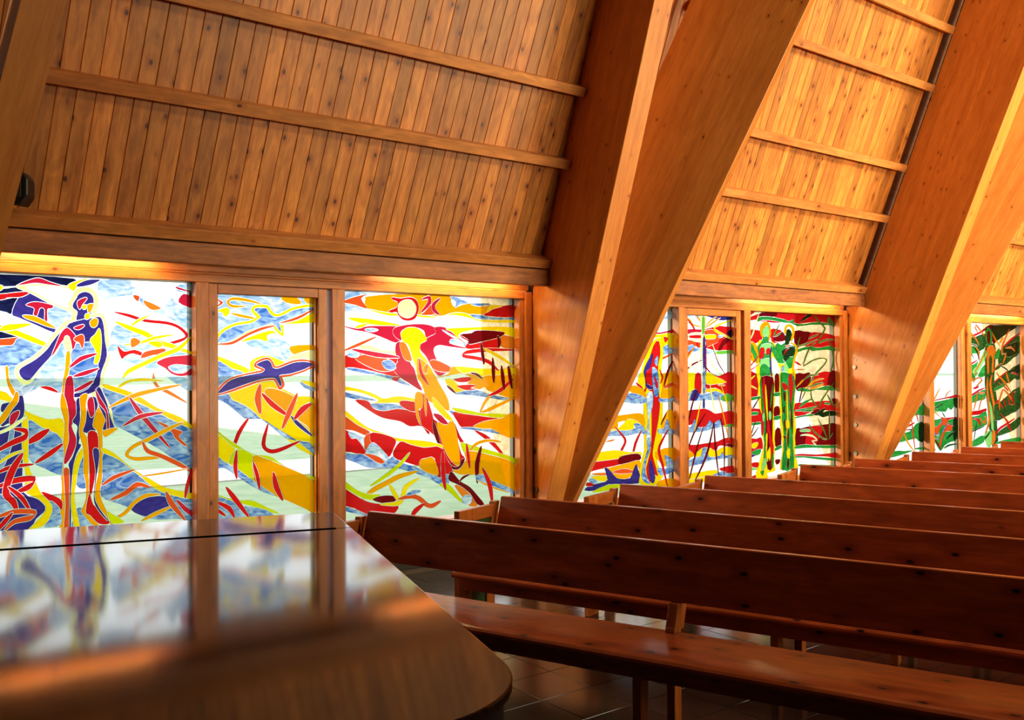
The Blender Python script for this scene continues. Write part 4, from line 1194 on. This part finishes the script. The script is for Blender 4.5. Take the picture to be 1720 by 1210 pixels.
def offset_poly(p, w):
    q = np.roll(p, -1, 0)
    area2 = np.sum(p[:, 0] * q[:, 1] - q[:, 0] * p[:, 1])
    sg = 1.0 if area2 > 0 else -1.0
    e2 = q - p
    e2 = e2 / (np.linalg.norm(e2, axis=1)[:, None] + 1e-9)
    e1 = np.roll(e2, 1, 0)
    t = e1 + e2
    nrm = np.stack([t[:, 1], -t[:, 0]], 1) * sg
    nrm /= (np.linalg.norm(nrm, axis=1)[:, None] + 1e-6)
    return p + nrm * w

def inside(P_, poly):
    x, y = P_[:, 0], P_[:, 1]
    res = np.zeros(len(P_), bool)
    x1, y1 = poly[-1]
    for x2, y2 in poly:
        c = (y1 > y) != (y2 > y)
        if y1 != y2:
            res ^= c & (x < (x2 - x1) * (y - y1) / (y2 - y1) + x1)
        x1, y1 = x2, y2
    return res

def build_glass(key, rect, parent, xoff, gap, sub):
    """cut the overlapping outlines into separate pieces of sheet glass with an open joint round each"""
    x0, x1, z0, z1 = rect
    layers = []
    for ln in GLASS[key].strip().split('\n'):
        f = ln.split()
        pts = np.array([[float(a) / 500.0 for a in q.split(',')] for q in f[1:]])
        pts = smooth_poly(pts, sub)
        if pts[:, 0].max() < x0 or pts[:, 0].min() > x1 or pts[:, 1].max() < z0 or pts[:, 1].min() > z1: continue
        if gap > 0: layers.append((None, offset_poly(pts, gap)))
        layers.append((None if f[0] == 'W' else f[0], pts))
    verts, edges = [], []
    def add(poly):
        b = len(verts)
        for q in poly: verts.append(Vector((float(q[0]), float(q[1]))))
        n = len(poly)
        edges.extend((b + i, b + (i + 1) % n) for i in range(n))
    add([(x0, z0), (x1, z0), (x1, z1), (x0, z1)])
    for c, p_ in layers:
        add(np.clip(p_, (x0 - .4, z0 - .4), (x1 + .4, z1 + .4)))
    vo, eo, fo, _, _, _ = delaunay_2d_cdt(verts, edges, [], 0, 1e-5)
    V = np.array([(v.x, v.y) for v in vo]); T = np.array([f for f in fo if len(f) == 3])
    cen = V[T].mean(1)
    ok = (cen[:, 0] > x0) & (cen[:, 0] < x1) & (cen[:, 1] > z0) & (cen[:, 1] < z1)
    T = T[ok]; cen = cen[ok]
    top = np.full(len(T), -1)
    for i, (c, p_) in enumerate(layers):
        lo, hi = p_.min(0), p_.max(0)
        idx = np.where((cen[:, 0] >= lo[0]) & (cen[:, 0] <= hi[0]) & (cen[:, 1] >= lo[1]) & (cen[:, 1] <= hi[1]))[0]
        if len(idx) == 0: continue
        r = inside(cen[idx], p_)
        top[idx[r]] = i
    made = 0
    for i, (c, p_) in enumerate(layers):
        if c is None: continue
        ids = np.where(top == i)[0]
        if len(ids) == 0: continue
        # connected islands of the outline that stay visible
        em = {}
        for t in ids:
            a, b, cc = T[t]
            for e in ((a, b), (b, cc), (cc, a)): em.setdefault((min(e), max(e)), []).append(t)
        par = {t: t for t in ids}
        def find(t):
            while par[t] != t:
                par[t] = par[par[t]]; t = par[t]
            return t
        for l in em.values():
            if len(l) == 2: par[find(l[0])] = find(l[1])
        isl = {}
        for t in ids: isl.setdefault(find(t), []).append(t)
        def ar(l):
            A = V[T[l]]
            return 0.5 * np.abs((A[:, 1, 0] - A[:, 0, 0]) * (A[:, 2, 1] - A[:, 0, 1]) - (A[:, 2, 0] - A[:, 0, 0]) * (A[:, 1, 1] - A[:, 0, 1])).sum()
        L = sorted(isl.values(), key=ar, reverse=True)
        big = [L[0]]
        for l in L[1:]:
            if ar(l) > 0.0009: big.append(l)
            else: big[0] = big[0] + l
        if ar(big[0]) < 1e-5: continue
        for l in big:
            vm, vv, ff = {}, [], []
            cc0 = V[np.unique(T[l])].mean(0)
            def vi(a, back):
                k_ = (int(a), back)
                if k_ not in vm:
                    vm[k_] = len(vv)
                    vv.append((V[a][0] - cc0[0], 0.004 if back else 0.0, V[a][1] - cc0[1]))
                return vm[k_]
            cnt = {}
            for t in l:
                a, b, d = T[t]
                area_ = (V[b][0] - V[a][0]) * (V[d][1] - V[a][1]) - (V[d][0] - V[a][0]) * (V[b][1] - V[a][1])
                tri = (a, b, d) if area_ > 0 else (a, d, b)
                ff.append(tuple(vi(q, False) for q in tri))
                for e in ((tri[0], tri[1]), (tri[1], tri[2]), (tri[2], tri[0])):
                    cnt[(e[0], e[1])] = 1
            for (a, b) in list(cnt):
                if (b, a) not in cnt:
                    ff.append((vi(a, False), vi(a, True), vi(b, True), vi(b, False)))
            me = bpy.data.meshes.new('glass_piece')
            me.from_pydata(vv, [], ff)
            mt = c
            if c == 'G': mt = 'lime' if key in ('p1', 'd', 'p3', 'q1') else ('G2' if key == 'qd' else 'G')
            if c == 'K' and key in ('q3', 's1', 'sd', 's3'): mt = 'K2'
            if c == 'H' and key in ('s1', 'sd', 's3'): mt = 'H2'
            obj('glass_piece', me, GM[mt], parent, Matrix.Translation((cc0[0] + xoff, D - 0.0042, cc0[1])))
            made += 1
    return made

def vbox(name, x0, x1, y0, y1, z0, z1, parent, mat=None, bev=0.004):
    """frame member whose local origin is at its own corner"""
    me = box_me(0, x1 - x0, 0, y1 - y0, 0, z1 - z0, bev, name)
    if mat is None: mat = FRAME_V if (z1 - z0) > (x1 - x0) else FRAME_H
    return obj(name, me, mat, parent, Matrix.Translation((x0, y0, z0)))

ZB, ZT, ZTD = 0.372, 2.228, 2.156
keys = [('p1', 'd', 'p3'), ('q1', 'qd', 'q3'), ('s1', 'sd', 's3')]
where = ['nearest', 'middle', 'farthest']
wl = {
 0: ('stained glass panel with a dark violet standing figure and diagonal bands', 'stained glass panel with a yellow flying figure under a red-rimmed sun'),
 1: ('stained glass panel with a blue and red column, half behind the leaning beam', 'stained glass panel with two green figures side by side on red and white stripes'),
 2: ('far green and white stained glass pane partly cut off by the second beam', 'far stained glass panel with a thin orange and green figure on green stripes'),
}
dl = ['door glazed with two violet birds flying over yellow bands', 'glazed door with a tall blue cross and falling dark rods', 'narrow far glazed door with an orange leaf shape on green']
wn = 0
for k in range(3):
    xo = k * P
    gap, sub = ((0.0032, 3), (0.0028, 2), (0.0030, 2))[k]
    # left light
    xl = 0.70 if k == 0 else 0.74
    wn += 1
    win = tag(empty('window_%d' % wn), wl[k][0], kind='structure')
    vbox('jamb', xo + xl - .08, xo + xl, 6.47, 6.62, .30, ZT, win)
    vbox('post', xo + 2.252, xo + 2.343, 6.455, 6.60, .30, ZT, win)
    vbox('outer_profile', xo + 2.236, xo + 2.252, 6.553, 6.60, .34, ZT, win, GREY, 0.002)
    vbox('sill', xo + xl, xo + 2.252, 6.46, 6.62, .30, ZB, win)
    pane = obj('pane', box_me(xo + xl, xo + 2.252, D, D + .008, ZB, ZT), PANE, win)
    build_glass(keys[k][0], (xl, 2.25, ZB, ZT), pane, xo, gap, sub)
    # door
    door = tag(empty('door_%d' % (k + 1)), dl[k], kind='structure')
    vbox('stile', xo + 2.347, xo + 2.411, 6.475, 6.565, .02, ZT - .004, door)
    vbox('stile', xo + 3.184, xo + 3.258, 6.475, 6.565, .02, ZT - .004, door)
    vbox('top_rail', xo + 2.411, xo + 3.184, 6.475, 6.565, ZTD, ZT - .004, door)
    vbox('bottom_rail', xo + 2.411, xo + 3.184, 6.475, 6.565, .02, .30, door)
    vbox('outer_profile', xo + 3.170, xo + 3.184, 6.553, 6.60, .30, ZTD, door, GREY, 0.002)
    vbox('glazing_bead', xo + 2.411, xo + 2.423, 6.50, 6.53, .30, ZTD, door, FRAME_V, 0.002)
    vbox('glazing_bead', xo + 3.172, xo + 3.184, 6.50, 6.53, .30, ZTD, door, FRAME_V, 0.002)
    pane = obj('pane', box_me(xo + 2.411, xo + 3.184, D, D + .008, .30, ZTD), PANE, door)
    build_glass(keys[k][1], (2.412, 3.183, .30, ZTD), pane, xo, gap, sub)
    # right light
    wn += 1
    win = tag(empty('window_%d' % wn), wl[k][1], kind='structure')
    vbox('post', xo + 3.286, xo + 3.397, 6.45, 6.60, .30, ZT, win)
    vbox('jamb', xo + 5.113, xo + 5.165, 6.47, 6.62, .30, ZT, win)
    vbox('jamb_trim', xo + 5.165, xo + 5.235, 6.44, 6.60, .30, ZT + .06, win)
    vbox('outer_profile', xo + 5.098, xo + 5.113, 6.553, 6.60, .34, ZT, win, GREY, 0.002)
    vbox('sill', xo + 3.397, xo + 5.113, 6.46, 6.62, .30, ZB, win)
    pane = obj('pane', box_me(xo + 3.397, xo + 5.113, D, D + .008, ZB, ZT), PANE, win)
    build_glass(keys[k][2], (3.398, 5.112, ZB, ZT), pane, xo, gap, sub)
    # head rails over the whole bay
    tr = tag(empty('trim_%d' % (k + 1)), kind='structure')
    vbox('head_rail', xo + xl - .1, xo + 5.165, 6.455, 6.61, ZT, 2.284, tr)
    vbox('head_rail', xo + xl - .1, xo + 5.20, 6.475, 6.61, 2.285, 2.302, tr)
    vbox('head_rail', xo + xl - .1, xo + 5.235, 6.49, 6.61, 2.303, 2.352, tr)
    # boarded cheek of the window bay outside
    ck = prism_me([(6.64, 2.355), (7.16, 2.355), (7.12, 1.4), (6.97, 1.0), (6.68, .38), (6.64, .30)], 0, .05, 0, 'cheek')
    o = obj('outer_cheek', ck, OUTWOOD, None, frame((xo + 5.19, 0, 0), (0, 1, 0), (0, 0, 1)))
    tag(o, ['boarded outside cheek beyond the flying figure window', 'boarded outside cheek beyond the two green figures', 'boarded outside cheek at the far right window'][k], 'cladding')
    o2 = obj('outer_eave', box_me(xo + .6, xo + 5.3, 6.64, 7.2, 2.36, 2.42), OUTWOOD)
    tag(o2, ['outside eave board above the nearest window bay', 'outside eave board above the middle window bay', 'outside eave board above the far window bay'][k], 'cladding')
    # fascia board and the lit tubes behind it
    fx0, fx1 = xo + (0.9 if k == 0 else 0.86), xo + 5.24
    fb = vbox('fascia_board', fx0, fx1, 6.215, 6.262, 2.325, 2.468, None, ROUGH, .006)
    tag(fb, ['rough sawn fascia board over the nearest windows', 'rough sawn fascia board over the middle windows', 'rough sawn fascia board over the far windows'][k], 'beam', 'fascia boards over the windows')
    vbox('light_block_board', fx0, fx1, 6.262, 6.52, 2.452, 2.468, tr, ROUGH, 0)  # unseen board added to block tube light from the eave purlin
    spans = [[(.95, 2.0), (3.75, 5.05)], [(3.3, 4.0), (4.0, 5.1)], [(2.6, 3.8), (3.9, 5.1)]][k]
    for (a, b) in spans:
        tm = cyl_me(.012, b - a, 8, 'tube')
        t = obj('tube_lamp', tm, TUBE, None, frame((xo + a, 6.36, 2.372), (0, 1, 0), (0, 0, 1)))
        for zz_ in (.06, b - a - .06):
            obj('holder', box_me(.0, .16, -.008, .008, zz_ - .01, zz_ + .01, 0, 'holder'), STEEL, t)
        t['category'] = 'lamp'; t['group'] = 'lit tubes behind the fascia boards'
        t['label'] = 'lit tube lamp hidden behind the fascia, %s bay, %s end' % (where[k], 'near' if a == spans[0][0] else 'far')

# ------------------------------------------------------------------ timber frames
def yz(x):   # local (x, y) -> world (Y, Z); thickness along +X
    return frame((x, 0, 0), (0, 1, 0), (0, 0, 1))
def along(x, p0, p1, pts):
    """frame with local x along p0->p1 in the YZ plane at X = x; returns placement and local outline"""
    ex = Vector((0, p1[0] - p0[0], p1[1] - p0[1])).normalized()
    ey = Vector((1, 0, 0)).cross(ex)
    mm = Matrix((ex, ey, Vector((1, 0, 0)))).transposed().to_4x4()
    mm.translation = (x, p0[0], p0[1])
    loc = [((a - p0[0]) * ex.y + (b - p0[1]) * ex.z, (a - p0[0]) * ey.y + (b - p0[1]) * ey.z) for a, b in pts]
    return mm, loc
AL = math.radians(27)
def timber_frame(label, xa, A, inner, B, bolts, filler=True):
    t = tag(empty('timber_frame', (xa, 6.45, 0)), label, 'beam', 'leaning timber frames along the window wall')
    T0 = Matrix.Translation((-xa, -6.45, 0))
    mm, loc = along(xa, inner[0], inner[1], A)
    obj('rafter', prism_me(loc, 0, 0.20, 0.004), BEAM, t, T0 @ mm)
    if B:
        dB = Vector((math.sin(AL), -math.cos(AL), 0))
        q0, z0, q1, z1 = B[:4]
        base = Vector((xa + .201, B[4], 0))
        ex = (dB * (q1 - q0) + Vector((0, 0, z1 - z0))).normalized()
        nr = Vector((math.cos(AL), math.sin(AL), 0))
        ey = nr.cross(ex)
        org = base + dB * q0 + Vector((0, 0, z0))
        mb = Matrix((ex, ey, nr)).transposed().to_4x4(); mb.translation = org
        pts = []
        for q, z in B[5]:
            w_ = base + dB * q + Vector((0, 0, z)) - org
            pts.append((w_.dot(ex), w_.dot(ey)))
        obj('brace', prism_me(pts, 0, 0.12, 0.004), BEAM, t, T0 @ mb)
    if filler:
        vb = box_me(0, .10, 0, .27, 0, .46, .003)
        obj('filler_panel', vb, FRAME_V, t, T0 @ Matrix.Translation((xa + .035, 6.22, 1.88)))
    for (y, z) in bolts:
        b = obj('bolt', BOLT, STEEL, t, T0 @ frame((xa - .004, y, z), (0, 1, 0), (0, 0, -1)))
        obj('bolt_head', BOLTH, STEEL, b, Matrix.Translation((0, 0, .004)))
    return t
BOLT = cyl_me(.024, .012, 16, 'bolt')
BOLTH = cyl_me(.012, .008, 6, 'bolt_head')
TOPZ = 6.9
def rafter_poly(yi, zi, mi, yo, zo, mo, back=6.485):
    zc = zo - (back - yo) * mo
    return [(back, 0.002), (yi + (zi - .002) / mi if yi + zi / mi < back else back - .06, 0.002), (yi, zi), (yi - (TOPZ - zi) / mi, TOPZ), (yo - (TOPZ - zo) / mo, TOPZ), (back, zc)], ((yi, zi), (yi - (TOPZ - zi) / mi, TOPZ))
bl = [(6.452, 1.593), (6.446, 1.24), (6.441, .892), (6.462, .54), (6.405, .544)]
def brace_poly(q0, z0, s, depth):
    qi = lambda z: q0 + (z - z0) / s
    zo = z0 + (depth - .06 - q0) * s
    return (q0, z0, qi(TOPZ), TOPZ, 6.40, [(-.06, .002), (max(qi(.002), -.02), .002), (q0, z0), (qi(TOPZ), TOPZ), (qi(TOPZ) - depth, TOPZ), (-.06, zo)])
A1, i1 = rafter_poly(6.267, .478, 3.006, 6.345, 2.60, 3.09)
timber_frame('big leaning glulam frame with wide brace in the middle, bolted at its foot', 5.249, A1, i1, brace_poly(.189, .456, 1.998, 1.05), bl)
A2, i2 = rafter_poly(6.107, .53, 2.43, 6.20, 2.588, 2.50)
bl2 = [(6.36, 1.605), (6.356, 1.255), (6.352, .912), (6.44, .563), (6.354, .569)]
timber_frame('second glulam frame, beyond the two green figures window', 10.161, A2, i2, brace_poly(.322, .511, 1.927, 1.05), bl2)
timber_frame('third glulam frame at the far right end of the windows', 10.161 + P, A2, i2, brace_poly(.322, .511, 1.927, 1.05), bl2)
# first frame at the left edge: it leans a little towards the nave's far end
t0 = tag(empty('timber_frame', (0.7, 6.45, 0)), 'glulam beam cut off at the upper left edge, beside the loudspeaker', 'beam', 'leaning timber frames along the window wall')
def shear_x(z): return 0.722 + (z - 2.34) * 0.179
zz = (0.02, TOPZ)
vv = []
for z in zz:
    yi = 6.2 - (z - .5) / 2.7; yo = yi + .80
    if z < 1: yi, yo = 6.36, 6.48
    for (dx, y) in ((0, yi), (.2, yi), (.2, yo), (0, yo)): vv.append(Vector((shear_x(z) + dx, y, z)))
exv = (vv[4] - vv[0]).normalized()
mf = frame(vv[0], exv, (1, 0, 0))
inv = mf.inverted()
me = mesh_from([inv @ v for v in vv], [(0, 1, 2, 3), (4, 5, 6, 7), (0, 1, 5, 4), (1, 2, 6, 5), (2, 3, 7, 6), (3, 0, 4, 7)])
obj('rafter', me, BEAM, t0, Matrix.Translation((-.7, -6.45, 0)) @ mf)

# purlins
PZ = [2.607, 3.406, 3.966, 4.80, 5.40]
ordn = ['lowest', 'second', 'third', 'fourth', 'fifth']
for k in range(3):
    es, ni = slope(k)
    a, b = SPAN[k]
    for i, ratio in enumerate((.1575, .2990, .4070, .5870, .7260)):
        z = (1.6145 + ratio * (Y0 + Z0 / BAYM[k])) / (1 + ratio / BAYM[k])
        if k == 2 and i > 3: continue
        org = roof_pt(k, a, z, 0.0)
        wv, hv = 0.080, (0.150 if i == 0 else 0.125)
        # first bay: from the leaning first frame; other bays: from the far face of the diagonal brace
        xa = .98 + (z - 2.6) * 0.17 if k == 0 else k * P + .54 + .454 * (6.4 - (org.y - hv - .02)) / .891 + .155
        ln = b + .004 - xa
        me = box_me(0, ln, -hv, 0.0, 0, wv, .004, 'purlin')
        # local x = world X, local y = away from the room, local z = up the slope (the purlin hangs below its upper edge)
        q_ = math.hypot(1, 2.05)
        es2, ni2 = Vector((0, -1 / q_, 2.05 / q_)), Vector((0, -2.05 / q_, -1 / q_))
        mm = Matrix((Vector((1, 0, 0)), -ni2, es2)).transposed().to_4x4(); mm.translation = Vector((xa, org.y, org.z)) - es2 * wv - ni2 * .012
        o = obj('purlin', me, RAIL, None, mm)
        tag(o, '%s pine purlin from the windows on the %s ceiling bay' % (ordn[i], where[k]), 'beam', 'purlins across the ceiling bays')

# ------------------------------------------------------------------ pews
PHI = 0.3371
pew_proto_len = 4.45
def nose_me(L):
    # seat plank with a rounded front edge; local y: back positive
    pr = [(-.10, .410), (-.10, .45), (-.485, .45), (-.505, .447), (-.517, .438), (-.52, .428), (-.515, .416), (-.50, .410)]
    n = len(pr)
    v = [(0, p[0], p[1]) for p in pr] + [(L, p[0], p[1]) for p in pr]
    f = [tuple(range(n)), tuple(range(2 * n - 1, n - 1, -1))] + [(i, n + i, n + (i + 1) % n, (i + 1) % n) for i in range(n)]
    return mesh_from(v, f, 'seat')
def quad_prism(sec, x0, x1, bev, name):
    n = len(sec)
    v = [(x0, p[0], p[1]) for p in sec] + [(x1, p[0], p[1]) for p in sec]
    f = [tuple(range(n)), tuple(range(2 * n - 1, n - 1, -1))] + [(i, n + i, n + (i + 1) % n, (i + 1) % n) for i in range(n)]
    return bevelled(mesh_from(v, f, name), bev)
def make_pew():
    root = empty('pew', (0, 0, 0), PHI - math.pi / 2)
    L = pew_proto_len
    obj('seat', nose_me(L), PEW_X, root)
    obj('backrest', quad_prism([(0, .82), (.034, .82), (-.038, .570), (-.072, .570)], 0, L, .004, 'backrest'), PEW_X, root)
    obj('apron', box_me(.0, L, -.445, -.42, .335, .409, .002, 'apron'), PEW_X, root)
    obj('rear_rail', box_me(.0, L, -.13, -.105, .335, .409, .002, 'rear_rail'), PEW_X, root)
    for xe in (-.066, L + .026):
        ef = obj('end_frame', box_me(xe, xe + .04, -.40, -.27, 0, .775, .003, 'front_post'), PEW_Z, root)
        obj('rear_post', quad_prism([(-.12, 0), (-.03, 0), (-.03, .5), (.03, .79), (-.03, .79), (-.12, .5)], xe, xe + .04, .003, 'rear_post'), PEW_Z, ef)
        obj('arm_rail', box_me(xe, xe + .04, -.27, -.028, .70, .775, .003, 'arm_rail'), PEW_Y, ef)
        obj('lower_rail', box_me(xe, xe + .04, -.27, -.115, .10, .17, .003, 'lower_rail'), PEW_Y, ef)
        obj('infill_panel', box_me(xe + .012, xe + .028, -.27, -.06, .17, .70, 0, 'infill_panel'), GREEN, ef)
    for xs in (1.848, 3.35):
        obj('leg', box_me(xs - .034, xs + .006, -.405, -.33, 0, .41, .002, 'leg'), PEW_Z, root)
        obj('leg', box_me(xs, xs + .04, -.13, -.055, 0, .47, .002, 'leg'), PEW_Z, root)
        obj('back_support', quad_prism([(-.135, .451), (-.03, .451), (.060, .70), (.004, .70), (-.034, .569), (-.088, .569)], xs - .004, xs + .042, .002, 'back_support'), PEW_Z, root)
    return root
proto = make_pew()
XS = [2.576, 3.515, 4.507, 5.338, 6.501, 7.284, 8.254, 9.111, 10.029, 10.95, 11.87]
YS = [4.638, 4.646, 4.606, 4.57, 4.568, 4.57, 4.59, 4.56, 4.60, 4.60, 4.60]
nth = ['first pew, nearest the piano, its whole seat in view', 'second pew back from the piano', 'third pew back from the piano', 'fourth pew back from the piano, below the cross door',
       'fifth pew, its arm before the two green figures', 'sixth pew, just before the second frame', 'seventh pew from the piano, under the far windows', 'eighth pew from the piano, under the far windows',
       'ninth pew from the piano, at the right edge', 'tenth pew, beyond the right edge', 'eleventh and last pew, beyond the right edge']
def copy_tree(o, parent=None):
    c = o.copy(); COL.objects.link(c)
    if parent is not None: c.parent = parent
    for ch in o.children: copy_tree(ch, c)
    return c
for i, (x, y) in enumerate(zip(XS, YS)):
    o = proto if i == 0 else copy_tree(proto)
    o.location = (x, y, 0)
    tag(o, 'red-brown pine ' + nth[i], 'pew', 'pews facing the piano in rows')

# ------------------------------------------------------------------ grand piano
PA = math.atan2(-.952, -.307)
piano = tag(empty('grand_piano', (1.874, 3.676, 0), PA), 'dark brown grand piano with closed glossy lid reflecting the windows', 'piano')
outl = []
def arc(cx_, cy_, r, a0, a1, n):
    return [(cx_ + r * math.cos(math.radians(a0 + (a1 - a0) * i / n)), cy_ + r * math.sin(math.radians(a0 + (a1 - a0) * i / n))) for i in range(n + 1)]
spine = [(0.02, 0.0)]
tail = arc(2.21, -.31, .31, 90, 0, 14)
ctl = [np.array(p_) for p_ in [(2.52, -.31), (2.52, -.55), (2.46, -.85), (2.25, -1.12), (1.9, -1.28), (1.45, -1.38), (1.0, -1.46), (.46, -1.5)]]
bent = []
for i in range(len(ctl) - 1):
    p0 = ctl[max(i - 1, 0)]; p1 = ctl[i]; p2 = ctl[i + 1]; p3 = ctl[min(i + 2, len(ctl) - 1)]
    for s in range(4):
        t = s / 4
        bent.append(tuple(0.5 * ((2 * p1) + (p2 - p0) * t + (2 * p0 - 5 * p1 + 4 * p2 - p3) * t * t + (3 * p1 - p0 - 3 * p2 + p3) * t ** 3)))
main = [(.434, 0.0)] + tail + bent[1:] + [(.434, -1.5)]
flap = [(.0, -.02), (.02, 0.0), (.430, 0.0), (.430, -1.5), (.02, -1.5), (.0, -1.48)]
obj('lid', prism_me(main, .978, 1.0, .004, 'lid', 2), VENEER, piano)
obj('lid_flap', prism_me(flap, .978, 1.0, .004, 'lid_flap', 2), VENEER, piano)
obj('hinge', box_me(.420, .444, -1.45, -.06, .9985, 1.0016, 0, 'hinge'), MATTE, piano)
def shrink(pts, w):
    q = offset_poly(np.array(pts), -w)
    return [tuple(v) for v in q]
rim = [(.03, -.02), (.40, -.02)] + [(a, b) for a, b in shrink(main, .018)[1:-1]] + [(.40, -1.48), (.03, -1.48)]
obj('case', prism_me(rim, .66, .976, .004, 'case'), BLACK, piano)
for (lx, ly) in ((.35, -.16), (.35, -1.34), (2.18, -.5)):
    lg = obj('leg', prism_me([(-.05, -.05), (.05, -.05), (.05, .05), (-.05, .05)], .05, .66, .006, 'leg'), BLACK, piano, Matrix.Translation((lx, ly, 0)))
    obj('caster', cyl_me(.03, .05, 12, 'caster'), STEEL, lg)
obj('key_bed', box_me(-.22, .03, -1.46, -.04, .60, .70, .004, 'key_bed'), BLACK, piano)
obj('fallboard', box_me(-.20, -.02, -1.42, -.08, .70, .80, .01, 'fallboard'), BLACK, piano)
obj('pedal_lyre', box_me(.30, .36, -.85, -.65, .04, .66, .006, 'pedal_lyre'), BLACK, piano)

# ------------------------------------------------------------------ loudspeaker on the first frame
sp = tag(empty('loudspeaker', (1.075, 6.12, 2.66)), 'small black loudspeaker tucked behind the left edge beam', 'loudspeaker')
sp.rotation_euler = (0, 0, math.radians(-30))
body = prism_me([(-.10, -.05), (.05, -.075), (.085, -.02), (.085, .08), (.05, .125), (-.10, .125)], -.06, .06, .008, 'housing')
obj('housing', body, BLACK, sp, frame((0, 0, 0), (1, 0, 0), (0, 0, 1)))
obj('grille', box_me(-.07, .05, -.004, 0, -.03, .10, .001, 'grille'), HEATER, sp, Matrix.Translation((0, -.062, 0)))
obj('bracket', box_me(-.22, -.09, -.012, .012, .03, .06, .002, 'bracket'), STEEL, sp)
